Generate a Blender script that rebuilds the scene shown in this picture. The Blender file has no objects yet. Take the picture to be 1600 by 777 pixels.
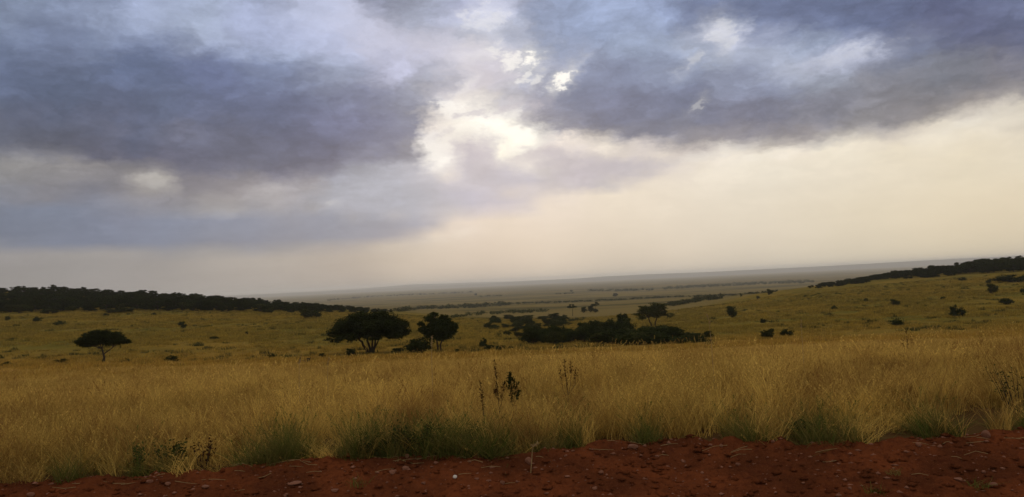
import bpy, math, random
import numpy as np
from mathutils import Vector, Matrix

rng = np.random.default_rng(7)
random.seed(7)
scene = bpy.context.scene
col = scene.collection
F_PX = 1232.0            # focal length measured on the 1600 px wide photograph
PITCH = math.atan(51.5 / F_PX)
ROLL = math.atan(0.047)

# ------------------------------------------------------------------ camera
def cam_axes():
    f = Vector((0, math.cos(PITCH), math.sin(PITCH)))
    u0 = Vector((0, -math.sin(PITCH), math.cos(PITCH)))
    r0 = Vector((1, 0, 0))
    r = math.cos(ROLL) * r0 - math.sin(ROLL) * u0
    u = math.sin(ROLL) * r0 + math.cos(ROLL) * u0
    return f, r, u
AX_F, AX_R, AX_U = cam_axes()
cam_d = bpy.data.cameras.new('camera')
cam = bpy.data.objects.new('camera', cam_d)
col.objects.link(cam)
cam_d.sensor_width = 36
cam_d.lens = 36 * F_PX / 1600
cam_d.clip_start = 0.1
cam_d.clip_end = 90000
m = Matrix.Identity(4)
for i in range(3):
    m[i][0] = AX_R[i]; m[i][1] = AX_U[i]; m[i][2] = -AX_F[i]
cam.matrix_world = m
scene.camera = cam

def view_dir(u, v):
    return AX_F + AX_R * ((u - 800) / F_PX) + AX_U * ((388.5 - v) / F_PX)

# ------------------------------------------------------------------ render settings
scene.render.engine = 'CYCLES'
scene.cycles.use_denoising = True
scene.cycles.max_bounces = 5
scene.cycles.diffuse_bounces = 2
scene.cycles.transmission_bounces = 3
scene.cycles.volume_bounces = 1
scene.cycles.transparent_max_bounces = 4
scene.cycles.caustics_reflective = False
scene.cycles.caustics_refractive = False
scene.view_settings.view_transform = 'Standard'
scene.view_settings.look = 'None'
scene.view_settings.gamma = 1.0
scene.view_settings.use_curve_mapping = False
scene.view_settings.exposure = 0.0

SUN_EL = math.radians(11.5)
SUN_AZ = math.radians(-1.0)      # measured from +Y towards +X

# ------------------------------------------------------------------ node helpers
def lin(c):
    return tuple(((x / 255) / 12.92 if x / 255 <= 0.04045 else ((x / 255 + 0.055) / 1.055) ** 2.4) for x in c)

class NT:
    def __init__(s, tree):
        s.t = tree; s.n = tree.nodes; s.l = tree.links
        s.n.clear()
    def node(s, typ, **kw):
        n = s.n.new(typ)
        for k, v in kw.items(): setattr(n, k, v)
        return n
    def put(s, sock, val):
        if isinstance(val, bpy.types.NodeSocket): s.l.new(val, sock)
        elif val is not None:
            if isinstance(val, (tuple, list)) and sock.type == 'RGBA' and len(val) == 3: val = (*val, 1)
            sock.default_value = val
    def math(s, op, a, b=None, c=None, clamp=False):
        n = s.node('ShaderNodeMath', operation=op, use_clamp=clamp)
        s.put(n.inputs[0], a)
        if b is not None: s.put(n.inputs[1], b)
        if c is not None: s.put(n.inputs[2], c)
        return n.outputs[0]
    def vec(s, op, a, b=None, c=None, out=0):
        n = s.node('ShaderNodeVectorMath', operation=op)
        s.put(n.inputs[0], a)
        if b is not None: s.put(n.inputs[1], b)
        if c is not None: s.put(n.inputs[2], c)
        return n.outputs['Value'] if op in ('DOT_PRODUCT', 'LENGTH', 'DISTANCE') else n.outputs[0]
    def scale(s, a, k):
        n = s.node('ShaderNodeVectorMath', operation='SCALE')
        s.put(n.inputs[0], a); s.put(n.inputs['Scale'], k)
        return n.outputs[0]
    def comb(s, x, y, z):
        n = s.node('ShaderNodeCombineXYZ')
        s.put(n.inputs[0], x); s.put(n.inputs[1], y); s.put(n.inputs[2], z)
        return n.outputs[0]
    def sep(s, v):
        n = s.node('ShaderNodeSeparateXYZ'); s.put(n.inputs[0], v); return n.outputs
    def noise(s, vec, scale, detail=5, rough=0.55, out='Fac', dist=0.0, dims='3D'):
        n = s.node('ShaderNodeTexNoise', noise_dimensions=dims)
        s.put(n.inputs['Vector'], vec); n.inputs['Scale'].default_value = scale
        n.inputs['Detail'].default_value = detail; n.inputs['Roughness'].default_value = rough
        n.inputs['Distortion'].default_value = dist
        return n.outputs[out]
    def ramp(s, fac, stops, interp='LINEAR'):
        n = s.node('ShaderNodeValToRGB'); s.put(n.inputs[0], fac)
        cr = n.color_ramp; cr.interpolation = interp
        while len(cr.elements) < len(stops): cr.elements.new(0.5)
        for e, (p, c) in zip(cr.elements, stops):
            e.position = p
            e.color = (*c, 1) if len(c) == 3 else c
        return n.outputs[0]
    def rng(s, val, a, b, c=0.0, d=1.0, smooth=True):
        n = s.node('ShaderNodeMapRange')
        n.interpolation_type = 'SMOOTHSTEP' if smooth else 'LINEAR'
        s.put(n.inputs[0], val)
        for i, q in enumerate((a, b, c, d)): n.inputs[i + 1].default_value = q
        return n.outputs[0]
    def mix(s, f, a, b, blend='MIX'):
        n = s.node('ShaderNodeMix', data_type='RGBA', blend_type=blend)
        s.put(n.inputs[0], f); s.put(n.inputs[6], a); s.put(n.inputs[7], b)
        return n.outputs[2]

# ------------------------------------------------------------------ world: low sky behind broken cloud
world = bpy.data.worlds.new('World'); world.use_nodes = True
w = NT(world.node_tree)
# cloud colour seen towards each direction: (u, v, sRGB colour, radius)
SKY = [
 (0,20,(135,148,182),1),(60,60,(112,124,162),1),(20,120,(98,110,146),1),(100,150,(84,95,126),1.1),(160,40,(140,152,188),1),
 (230,100,(98,112,152),1.1),(200,180,(88,96,128),1.2),(60,215,(98,102,126),1),(0,235,(104,106,126),1),(300,30,(166,178,212),1.1),(250,8,(172,184,216),1),
 (330,110,(100,112,156),1),(330,160,(96,106,144),1),(400,50,(172,182,214),1.1),(420,110,(118,132,174),.9),(440,160,(100,110,150),1.1),
 (330,215,(104,108,138),1),(420,235,(98,102,132),1),(470,268,(100,102,130),.9),(500,200,(102,108,146),1.1),(360,268,(112,112,134),.8),
 (480,10,(190,198,226),.9),(445,2,(140,148,180),.5),(520,60,(184,192,222),1),(520,110,(154,164,200),.9),(560,150,(124,132,172),.9),
 (580,200,(104,110,148),1),(600,225,(112,116,148),.8),(550,30,(200,204,228),.8),(600,8,(140,146,178),.8),(600,60,(200,202,224),.9),
 (610,105,(184,188,214),.8),(640,150,(140,146,178),.8),(640,190,(122,128,160),.8),(680,125,(160,164,190),.6),(645,240,(132,134,160),.6),
 (660,30,(160,168,200),.8),(690,60,(204,204,222),.8),(750,22,(204,210,236),.5),(720,8,(170,178,212),.6),
 (720,45,(158,166,198),.5),(740,80,(214,212,224),.6),(700,110,(200,200,216),.6),(730,120,(206,202,212),.6),(705,140,(196,194,206),.5),(830,90,(160,168,200),.6),(770,100,(196,194,212),.5),(225,285,(150,142,148),.5),(1130,60,(206,210,230),.5),(1345,80,(190,196,218),.5),(235,283,(186,178,174),.5),(200,290,(140,134,144),.5),
 (780,60,(168,176,208),.6),
 (850,50,(140,156,198),1),(930,40,(142,160,204),1),(900,90,(150,162,200),.6),(860,105,(140,148,184),.4),
 (800,148,(150,156,188),.5),(840,155,(136,142,176),.6),(770,165,(176,174,190),.4),(735,162,(232,226,222),.4),(700,168,(240,234,230),.4),
 (720,190,(255,250,236),.5),(750,190,(255,254,244),.6),(690,190,(240,230,222),.5),(800,168,(240,238,240),.3),(790,200,(255,252,238),.5),
 (815,212,(255,254,240),.5),(670,230,(255,250,242),.35),(690,255,(255,252,246),.35),(665,215,(240,236,236),.35),(820,188,(200,196,204),.3),
 (745,235,(196,190,202),.5),(755,262,(190,186,198),.6),(720,270,(196,194,206),.5),(800,245,(255,252,236),.4),(840,235,(206,198,200),.4),(828,258,(250,244,232),.3),
 (880,190,(130,134,164),.7),(900,150,(116,128,168),.8),(960,120,(128,140,180),.8),(960,170,(108,116,152),.9),(950,205,(128,130,154),.6),
 (1000,60,(156,172,212),1),(1010,10,(146,162,206),1),(1040,110,(140,152,190),.8),(1040,160,(114,122,158),.9),(1030,200,(116,120,148),.8),(1060,215,(140,138,156),.6),
 (880,218,(240,230,222),.4),(940,228,(250,240,226),.4),(1010,236,(226,216,210),.45),(1080,232,(200,190,188),.5),
 (1085,15,(116,130,174),.8),(1110,40,(206,210,226),.4),(1145,35,(196,204,226),.4),(1110,85,(156,166,198),.6),
 (1170,15,(112,126,170),.9),(1220,85,(166,174,204),.8),(1180,130,(140,148,182),.8),(1180,180,(124,126,154),.9),(1160,215,(150,144,156),.7),
 (1270,20,(104,116,158),1),(1270,60,(158,170,204),.6),(1330,90,(182,188,212),.6),(1300,120,(152,158,182),.7),(1290,170,(132,132,152),.9),(1250,210,(156,148,156),.6),
 (1380,30,(100,110,150),1),(1420,70,(108,116,148),.8),(1480,20,(96,102,142),1),(1560,50,(96,100,136),1),(1600,20,(104,112,148),1),(1480,110,(132,134,152),.9),
 (1380,150,(138,136,150),.9),(1350,200,(150,144,150),.7),(1570,110,(140,136,150),.9),(1440,175,(146,140,148),.8),(1520,160,(166,156,158),.6),(1590,140,(176,166,164),.6),
 (1400,205,(206,196,188),.5),(1330,232,(246,236,216),.6),(1230,240,(248,236,218),.6),(1140,243,(250,240,226),.5),(1460,210,(240,230,212),.7),(1560,190,(240,230,212),.7),(1510,180,(236,226,212),.5),
 (1200,275,(238,230,214),1.1),(1300,280,(232,222,204),1.2),(1120,285,(240,230,216),1),(1420,280,(232,220,198),1.2),(1540,270,(232,220,194),1.2),(1600,250,(232,220,198),1),
 (1040,255,(196,188,190),.5),(960,265,(192,186,192),.6),(900,280,(190,184,194),.7),(990,285,(196,190,194),.5),(870,300,(204,198,204),.5),(1060,275,(222,212,206),.6),
 (800,285,(190,188,202),.7),(830,315,(196,192,202),.6),(740,300,(182,182,202),.9),(700,328,(176,176,196),.7),(780,328,(192,188,200),.6),(860,330,(222,210,200),.7),
 (1000,330,(222,210,196),1.2),(1140,340,(222,212,196),1.3),(1300,345,(226,212,186),1.3),(1440,345,(228,212,180),1.3),(1570,340,(228,208,172),1.3),
 (660,280,(178,178,198),.8),(600,265,(164,166,188),.7),(620,310,(168,172,196),.9),(560,300,(162,164,184),.8),(540,270,(150,152,174),.6),
 (650,350,(150,156,184),.8),(580,345,(146,152,178),1),(640,372,(160,158,178),.6),(560,372,(142,146,170),.8),(690,350,(164,164,184),.6),
 (740,352,(204,192,188),.6),(720,372,(200,186,178),.6),(780,380,(206,190,176),1),(660,392,(190,176,168),.8),(880,375,(210,196,182),1.1),
 (0,265,(150,146,150),.8),(80,268,(146,142,148),.8),(0,300,(124,126,144),.8),(80,295,(126,124,138),.8),(160,262,(136,132,144),.7),(170,290,(122,120,136),.6),
 (250,292,(176,168,168),.4),(270,300,(130,126,140),.5),(320,290,(126,122,138),.6),(340,310,(166,160,168),.6),(240,320,(150,148,164),.7),
 (150,325,(130,134,156),.8),(60,335,(122,130,156),1),(0,350,(118,126,152),1),(150,360,(120,128,156),1),(390,290,(146,140,150),.6),(400,320,(164,160,172),.7),(460,300,(160,156,170),.7),(500,270,(128,128,152),.5),(460,335,(150,152,174),.8),
 (250,355,(126,134,162),1.1),(340,350,(134,140,166),1),(420,370,(132,138,164),.8),(340,382,(126,130,152),.7),(440,385,(138,138,154),.6),(500,360,(136,142,168),.9),
 (60,392,(158,152,158),.6),(150,396,(162,156,160),.6),(250,400,(154,149,155),.7),(0,400,(156,150,156),.7),(380,402,(162,154,156),.6),(480,392,(166,157,156),.5),(530,390,(156,148,152),.7),(590,395,(176,164,160),.7),
 (100,425,(150,146,150),1),(0,440,(148,143,146),1),(250,430,(152,147,151),1.1),(360,425,(158,151,152),1),(450,420,(168,159,157),1),(430,450,(158,152,156),.9),
 (560,425,(166,155,152),1),(680,425,(176,163,157),1),(800,415,(188,174,164),1),(930,405,(196,182,168),1.2),(1060,395,(204,190,174),1.2),(1190,385,(208,196,178),1.2),(1320,385,(212,198,174),1.2),(1450,380,(214,196,164),1.2),(1580,375,(212,192,154),1.2),
 (560,450,(150,145,154),.8),(760,437,(162,153,156),.8),(960,422,(172,163,160),.8),(1160,412,(186,174,162),.8),(1340,402,(194,180,160),.8),(1560,398,(196,178,148),.9),
 # crisper cloud rims
 (640,262,(176,176,196),.35),(668,268,(196,194,206),.3),(655,205,(120,122,150),.35),(690,218,(250,246,238),.25),(632,212,(112,114,142),.4),(700,205,(252,246,236),.3),
 (560,250,(128,130,158),.5),(520,240,(104,106,138),.6),(590,245,(124,126,154),.4),(620,252,(150,152,176),.4),(700,345,(196,186,188),.3),(690,362,(206,190,178),.3),(600,362,(142,144,168),.5),(640,362,(150,150,172),.35),
 (850,228,(198,192,196),.3),(870,245,(190,184,192),.35),(905,238,(214,206,206),.3),(925,250,(196,190,196),.35),(860,270,(188,182,192),.4),(940,292,(178,174,186),.4),(880,292,(182,178,190),.4),(830,298,(192,190,204),.35),
 (730,228,(190,184,196),.3),(762,232,(206,200,206),.25),(775,250,(230,224,220),.25),(738,215,(240,232,226),.22),(712,245,(214,208,212),.25),(845,170,(132,136,168),.35),(835,185,(150,150,172),.28),(812,178,(190,186,198),.25),
 (860,205,(150,148,166),.3),(905,212,(140,138,156),.35),(960,222,(150,146,160),.3),(1100,222,(152,146,158),.4),(1200,226,(166,156,162),.3),(1270,222,(172,162,164),.3),(1310,215,(160,152,160),.35),(1380,192,(146,142,152),.4),(1440,190,(170,160,162),.3),(1490,178,(176,166,166),.3),(1540,170,(190,178,174),.3),
 (1345,222,(226,214,200),.3),(1250,232,(240,228,212),.3),(1150,236,(222,212,204),.3),(1450,200,(220,208,194),.3),(1520,190,(226,216,200),.3),
 (890,28,(140,156,198),.7),(960,20,(150,166,208),.7),(1060,40,(140,154,194),.6),(1052,70,(166,178,210),.4),(1060,120,(132,144,182),.5),(1200,50,(140,150,190),.5),(1170,60,(186,194,220),.35),(1230,110,(162,168,196),.5),(1340,72,(196,202,222),.35),(1370,82,(178,182,204),.35),(1290,100,(176,182,206),.35),(1400,105,(136,140,164),.5),(1330,40,(104,116,156),.7),(1250,30,(116,128,170),.6),
 (340,70,(160,170,204),.5),(310,80,(130,142,182),.45),(350,90,(118,132,174),.45),(270,70,(134,146,186),.5),(140,60,(120,134,172),.6),(190,60,(130,142,180),.5),(40,65,(124,138,174),.5),(340,68,(176,188,220),.3),(390,85,(150,162,198),.4),(440,90,(160,172,206),.4),(480,80,(172,182,212),.4),(470,130,(120,132,172),.5),(520,150,(112,122,162),.5),(560,180,(108,114,154),.5),
 (250,160,(94,106,142),.6),(260,165,(104,116,152),.4),(150,190,(98,102,130),.6),(60,180,(92,98,128),.7),(180,200,(112,112,136),.4),(280,205,(114,116,142),.4),(80,225,(98,98,120),.5),(160,240,(100,100,124),.5),(260,250,(98,98,124),.5),(340,255,(96,98,128),.5),(110,250,(152,146,150),.5),(190,258,(140,136,144),.5),
 (20,242,(140,136,142),.4),(150,262,(156,150,152),.4),(380,282,(158,150,156),.4),(440,272,(120,118,144),.5),(360,300,(134,128,142),.4),(300,275,(126,122,138),.45),(420,300,(170,164,170),.4),(480,292,(164,158,168),.4),(350,325,(178,170,172),.35),(260,310,(140,136,150),.4),
 (560,320,(166,168,190),.5),(280,330,(152,150,164),.5),(130,310,(118,120,142),.5),(200,345,(128,132,158),.6),
 # just outside the frame
 (-120,60,(112,126,164),1.8),(-120,220,(100,106,132),1.8),(-120,360,(122,126,148),1.6),(-120,450,(128,126,134),1.4),(1720,60,(100,106,142),1.8),(1720,200,(190,180,176),1.6),(1720,340,(214,196,164),1.8),
 (100,-90,(120,132,168),1.8),(400,-90,(150,160,196),1.8),(700,-90,(160,168,204),1.8),(1000,-90,(146,160,200),1.8),(1300,-90,(110,122,160),1.8),(1600,-90,(100,110,148),1.8),
]
AZK, ELK = 12.32, 12.32
def sky_q(u, v):
    d = view_dir(u, v).normalized()
    return (math.atan2(d.x, d.y) * AZK, math.asin(d.z) * ELK, 0.0)
def grade(u, v, c):
    c = np.array(lin(c)); lum = c.mean()
    if v > 235 and c[0] > c[2] * 1.06:                       # the clear low sky is paler than the cloud deck
        k = 0.40 * min(1, (v - 235) / 60) * (1 if u > 600 else 0.5)
        k *= min(1, max(0.4, (445 - 0.03 * (u - 800) - v) / 70))
        tgt = np.array((0.98, 0.89, 0.74)) if u > 950 else np.array((0.95, 0.86, 0.78))
        c = c + (tgt - c) * k
    if lum < 0.5: c = c * np.array((0.98, 1.0, 0.94)); c = c + (c.mean() - c) * 0.12
    return c
PQ = np.array([sky_q(u, v)[:2] for (u, v, c, r) in SKY]); PC = np.array([grade(u, v, c) for (u, v, c, r) in SKY]); PR = np.array([r * (2.3 if v > 378 and c[0] > c[2] else 1.9 if v > 320 and c[0] > c[2] * 1.1 else 1.0) for (u, v, c, r) in SKY])
# outlines of the cloud banks: colours blend freely inside one bank, hardly across its rim
BANKS = [
 [(-500,-300),(690,-300),(700,60),(690,110),(722,140),(700,165),(665,185),(655,210),(690,238),(640,250),(590,250),(540,262),(500,278),(430,280),(360,275),(300,270),(220,262),(120,248),(0,241),(-500,236)],
 [(810,-300),(2100,-300),(2100,90),(1600,152),(1520,170),(1440,193),(1350,213),(1250,228),(1100,230),(1000,222),(940,213),(870,212),(838,204),(822,180),(800,165),(775,168),(800,140),(850,130),(840,80)],
 [(712,300),(716,250),(722,226),(745,212),(766,222),(778,246),(800,254),(815,238),(850,228),(880,235),(895,250),(930,244),(960,250),(1000,244),(1055,250),(1064,262),(1020,276),(980,291),(930,302),(860,299),(800,296)],
 [(440,326),(500,296),(520,264),(560,254),(600,260),(640,252),(668,258),(690,276),(716,292),(770,300),(840,312),(836,328),(760,335),(690,338),(600,336),(520,332)],
 [(-500,325),(100,322),(300,334),(440,328),(520,334),(690,340),(702,350),(640,369),(560,383),(400,392),(200,389),(-500,384)],
]
def bank_of(u, v):
    for k, pl in enumerate(BANKS):
        ins = False; j = len(pl) - 1
        for i in range(len(pl)):
            (x1, y1), (x2, y2) = pl[i], pl[j]
            if (y1 > v) != (y2 > v) and u < (x2 - x1) * (v - y1) / (y2 - y1) + x1: ins = not ins
            j = i
        if ins: return k
    return -1
def pixel_of(a, e):
    e = e / ELK; a = a / AZK
    d = Vector((math.sin(a) * math.cos(e), math.cos(a) * math.cos(e), math.sin(e))); f = d.dot(AX_F)
    return 800 + F_PX * d.dot(AX_R) / f, 388.5 - F_PX * d.dot(AX_U) / f
PK = np.array([bank_of(u, v) for (u, v, c, r) in SKY])
def sky_colour(a, e):
    tot = np.zeros(3)
    for da in (-.1, 0, .1):
        for de in (-.05, 0, .05):
            k = bank_of(*pixel_of(a + da, e + de))
            d2 = ((PQ[:, 0] - a - da) ** 2 + ((PQ[:, 1] - e - de) * 1.6) ** 2) / (0.27 * PR) ** 2 + np.where(PK == k, 0, 11.0)
            wgt = np.exp(-0.5 * (d2 - d2.min()))
            tot += (PC * wgt[:, None]).sum(0) / wgt.sum()
    return tot / 9
tc = w.node('ShaderNodeTexCoord')
dirv = tc.outputs['Generated']
dx, dy, dz = w.sep(dirv)
az = w.math('MULTIPLY', w.math('ARCTAN2', dx, dy), AZK)
el = w.math('MULTIPLY', w.math('ARCSINE', dz), ELK)
q0 = w.comb(az, el, 0.0)
# ragged cloud edges: coordinates pushed about by noise at three sizes
qn = w.vec('MULTIPLY', q0, (0.75, 1.35, 1.0))
elpos = w.rng(el, 0.3, 3.0, 0.10, 1.0)
def warp(scale, amp, seed, detail):
    c = w.noise(w.vec('ADD', qn, (seed, seed * 1.7, seed * .3)), scale, detail, 0.6, 'Color')
    c = w.vec('SUBTRACT', c, (0.5, 0.5, 0.5))
    return w.vec('MULTIPLY', c, (amp * 1.3, amp * .62, 0.0))
wsum = w.vec('ADD', w.vec('ADD', warp(0.8, 0.30, 3.1, 2), warp(2.2, 0.75, 11.7, 9)), warp(7.0, 0.34, 21.7, 8))
q = w.vec('ADD', q0, w.scale(wsum, elpos))
qa, qe, _z = w.sep(q)
# the cloud deck: one elevation ramp per third of a degree-and-a-half of azimuth, blended sideways
E0, E1, NE = -0.10, 4.55, 32
A0, A1, NA = -8.4, 8.4, 57
ef = w.math('DIVIDE', w.math('SUBTRACT', qe, E0), E1 - E0)
def column_group(stops):              # one elevation ramp in a little tree of its own (quick to build)
    g = bpy.data.node_groups.new('sky_column', 'ShaderNodeTree')
    g.interface.new_socket('Fac', in_out='INPUT', socket_type='NodeSocketFloat'); g.interface.new_socket('Color', in_out='OUTPUT', socket_type='NodeSocketColor')
    gi = g.nodes.new('NodeGroupInput'); go = g.nodes.new('NodeGroupOutput'); r = g.nodes.new('ShaderNodeValToRGB')
    cr = r.color_ramp
    cr.elements[0].position = 0; cr.elements[0].color = (*stops[0][1], 1); cr.elements[1].position = 1; cr.elements[1].color = (*stops[-1][1], 1)
    for p, c in stops[1:-1]:
        cr.elements.new(p).color = (*c, 1)
    g.links.new(gi.outputs[0], r.inputs[0]); g.links.new(r.outputs[0], go.inputs[0])
    return g
chain = w.comb(qa, ef, 0.0)
base = None
for ia in range(NA):
    a = A0 + (A1 - A0) * ia / (NA - 1)
    if base is not None:              # keeps the ramps evaluated one after another
        chain = w.vec('MULTIPLY_ADD', base, (1e-7, 1e-7, 0), chain)
        qa, ef, _z = w.sep(chain)
    gn = w.node('ShaderNodeGroup'); gn.node_tree = column_group([(k / (NE - 1), tuple(sky_colour(a, E0 + (E1 - E0) * k / (NE - 1)))) for k in range(NE)])
    w.l.new(ef, gn.inputs[0]); rp = gn.outputs[0]
    if base is None: base = rp
    else:
        f = w.math('MULTIPLY_ADD', qa, (NA - 1) / (A1 - A0), -(a - (A1 - A0) / (NA - 1)) * (NA - 1) / (A1 - A0), clamp=True)
        base = w.mix(f, base, rp)
# beyond the frame the deck evens out into overcast, brightened to light the ground
far_out = w.math('MAXIMUM', w.rng(w.math('ABSOLUTE', az), 8.6, 11.5), w.rng(el, 5.9, 8.5))
base = w.mix(far_out, base, (*lin((190, 184, 176)), 1))
lum = w.vec('DOT_PRODUCT', base, (0.33, 0.34, 0.33))
# texture of the cloud bodies, streaked towards the horizon as a cloud deck is
zz = w.math('ADD', w.math('MAXIMUM', dz, 0.0), 0.11)
deck = w.comb(w.math('DIVIDE', dx, zz), w.math('DIVIDE', dy, zz), 0.0)
t1 = w.noise(deck, 1.3, 9, 0.62, 'Fac', 0.5)
t2 = w.noise(w.vec('ADD', qn, (31.0, 5.0, 2.0)), 1.3, 10, 0.64, 'Fac', 0.4)
tt = w.math('ADD', w.math('MULTIPLY', w.math('SUBTRACT', t1, 0.5), 1.0), w.math('MULTIPLY', w.math('SUBTRACT', t2, 0.5), 1.0))
t3 = w.noise(w.vec('ADD', w.scale(wsum, 1.0), w.vec('ADD', qn, (3.0, 15.0, 12.0))), 3.8, 8, 0.66, 'Fac', 0.2)
tt = w.math('ADD', tt, w.math('MULTIPLY', w.math('SUBTRACT', t3, 0.5), 0.55))
bn = w.noise(w.vec('ADD', w.scale(wsum, 0.8), w.vec('ADD', qn, (13.0, 25.0, 2.0))), 1.5, 5, 0.55, 'Fac', 0.0)
billow = w.math('ABSOLUTE', w.math('SUBTRACT', bn, 0.5))
tt = w.math('ADD', tt, w.math('MULTIPLY', w.math('SUBTRACT', billow, 0.09), 1.7))
tt = w.math('MULTIPLY', w.math('MULTIPLY', tt, w.rng(el, 0.2, 2.6, 0.12, 1.0)), w.rng(lum, 0.7, 0.35, 0.35, 1.0))
gain = w.math('POWER', 2.0, w.math('MULTIPLY', tt, 1.2))
clouds = w.scale(base, gain)
# the sun's glow through the thin cloud
sd = Vector((math.sin(SUN_AZ) * math.cos(SUN_EL), math.cos(SUN_AZ) * math.cos(SUN_EL), math.sin(SUN_EL)))
ca = w.math('MAXIMUM', w.vec('DOT_PRODUCT', dirv, tuple(sd)), 0.0)
# ragged bright tears where the cloud is thin: (u, v, half width, half height, tilt, strength)
FEAT = [(826, 94, 20, 13, .0, 1.0), (788, 100, 15, 12, -.5, .7), (882, 122, 17, 9, .6, 1.0), (812, 122, 16, 8, .5, .55), (835, 128, 14, 8, .6, .5), (752, 28, 26, 22, .3, .35), (755, 82, 12, 18, -.9, .45),
        (722, 180, 32, 12, .0, .6), (758, 190, 36, 13, -.2, .8), (812, 210, 30, 10, .0, .7), (686, 250, 17, 9, -.7, .8), (706, 165, 18, 8, -.3, .6), (810, 170, 16, 14, 0, .5), (722, 132, 9, 9, 0, .5),
        (1132, 60, 20, 22, -.5, .3), (1076, 98, 14, 10, .5, .25), (1086, 164, 16, 6, .5, .25), (1335, 82, 60, 9, .15, .16), (228, 283, 26, 9, .0, .12), (522, 318, 8, 4, .0, .15), (760, 40, 14, 8, .5, .3), (1110, 240, 60, 8, .1, .2), (690, 370, 60, 8, .15, .10), (1240, 234, 80, 8, .1, .15), (1540, 182, 50, 8, .25, .12)]
fnz = w.noise(w.vec('ADD', qn, (2.2, 8.1, 6.0)), 3.6, 10, 0.68, 'Fac', 0.3)
fw = w.math('MULTIPLY', w.math('SUBTRACT', fnz, 0.5), 2.6)
DARK = [(736, 180, 30, 7, .1, .7), (792, 166, 34, 9, .3, .75), (838, 162, 20, 10, .2, .6), (750, 246, 26, 26, .0, .6), (700, 208, 20, 9, .4, .45), (772, 226, 15, 8, .0, .5), (850, 246, 44, 15, .0, .5), (930, 262, 60, 18, .0, .4), (1000, 256, 46, 10, .0, .35), (716, 262, 40, 14, .2, .4)]
fac = None; facd = None
for (u, v, ru, rv, tilt, amp, drk) in [(*f_, 0) for f_ in FEAT] + [(*d_, 1) for d_ in DARK]:
    p = sky_q(u, v)
    rel = w.vec('SUBTRACT', q, p)
    ct, st_ = math.cos(tilt), math.sin(tilt)
    ru_, rv_ = ru / 100.0 * 1.25, rv / 100.0 * 1.25
    A = w.vec('DOT_PRODUCT', rel, (ct / ru_, st_ / ru_, 0)); B = w.vec('DOT_PRODUCT', rel, (-st_ / rv_, ct / rv_, 0))
    g = w.math('POWER', 0.5, w.math('MULTIPLY_ADD', A, A, w.math('MULTIPLY', B, B)))
    m_ = w.math('MULTIPLY', w.rng(w.math('MULTIPLY_ADD', fw, w.math('POWER', g, 0.5), g), 0.30, 1.05), amp)
    m_ = w.math('MAXIMUM', m_, w.math('MULTIPLY', g, amp * 0.55))
    if drk: facd = m_ if facd is None else w.math('MAXIMUM', facd, m_)
    else: fac = m_ if fac is None else w.math('MAXIMUM', fac, m_)
clouds = w.mix(fac, clouds, (1.02, 0.995, 0.94, 1))
clouds = w.mix(facd, clouds, (*lin((188, 183, 194)), 1))
glow = w.math('MULTIPLY', w.math('POWER', ca, 1500.0), 0.06)
clouds = w.vec('ADD', clouds, w.vec('MULTIPLY', w.comb(glow, glow, glow), (1.0, 0.93, 0.75)))
sky = w.node('ShaderNodeTexSky', sky_type='NISHITA')
sky.sun_disc = False; sky.sun_elevation = SUN_EL; sky.sun_rotation = SUN_AZ
sky.air_density = 1.0; sky.dust_density = 2.0
total = w.vec('MULTIPLY_ADD', sky.outputs[0], (0.02, 0.02, 0.02), w.scale(clouds, 9.5))
bg = w.node('ShaderNodeBackground'); w.put(bg.inputs[0], total); bg.inputs[1].default_value = 0.1
out = w.node('ShaderNodeOutputWorld'); w.l.new(bg.outputs[0], out.inputs[0])
scene.world = world
world.cycles.sampling_method = 'MANUAL'
world.cycles.sample_map_resolution = 512

# ------------------------------------------------------------------ sun through cloud
sl = bpy.data.lights.new('sun', 'SUN'); sl.energy = 0.9; sl.angle = math.radians(20); sl.color = (1.0, 0.86, 0.66)
so = bpy.data.objects.new('sun', sl); col.objects.link(so)
so.rotation_euler = sd.to_track_quat('Z', 'Y').to_euler()

# ------------------------------------------------------------------ object helpers
def tag(o, label=None, cat=None, group=None, kind=None):
    if label: o['label'] = label
    if cat: o['category'] = cat
    if group: o['group'] = group
    if kind: o['kind'] = kind
    return o

def fast_mesh(name, V, faces, mat, smooth=False, attr=None):
    """V (n,3); faces list of (k,m) int arrays."""
    me = bpy.data.meshes.new(name)
    V = np.asarray(V, dtype=np.float32)
    me.vertices.add(len(V)); me.vertices.foreach_set('co', V.ravel())
    if not isinstance(faces, (list, tuple)): faces = [faces]
    faces = [np.asarray(f, dtype=np.int32) for f in faces if len(f)]
    nl = sum(f.size for f in faces); nf = sum(len(f) for f in faces)
    me.loops.add(nl); me.polygons.add(nf)
    me.loops.foreach_set('vertex_index', np.concatenate([f.ravel() for f in faces]))
    starts = []; p = 0
    for f in faces:
        starts.append(p + np.arange(len(f), dtype=np.int32) * f.shape[1]); p += f.size
    me.polygons.foreach_set('loop_start', np.concatenate(starts).astype(np.int32))
    if smooth: me.polygons.foreach_set('use_smooth', np.ones(nf, dtype=bool))
    me.update(calc_edges=True)
    me.validate()
    if mat: me.materials.append(mat)
    return me

def obj(name, me, parent=None, loc=(0, 0, 0)):
    o = bpy.data.objects.new(name, me); col.objects.link(o)
    o.location = loc
    if parent: o.parent = parent
    return o

def empty(name, loc, rz=0.0, sc=(1, 1, 1)):
    o = bpy.data.objects.new(name, None); col.objects.link(o)
    o.empty_display_size = 0.3
    o.location = loc; o.rotation_euler = (0, 0, rz); o.scale = sc
    return o

def copy_tree(o, parent=None):
    c = o.copy(); col.objects.link(c)
    c.parent = parent
    for ch in o.children: copy_tree(ch, c)
    return c

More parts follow.
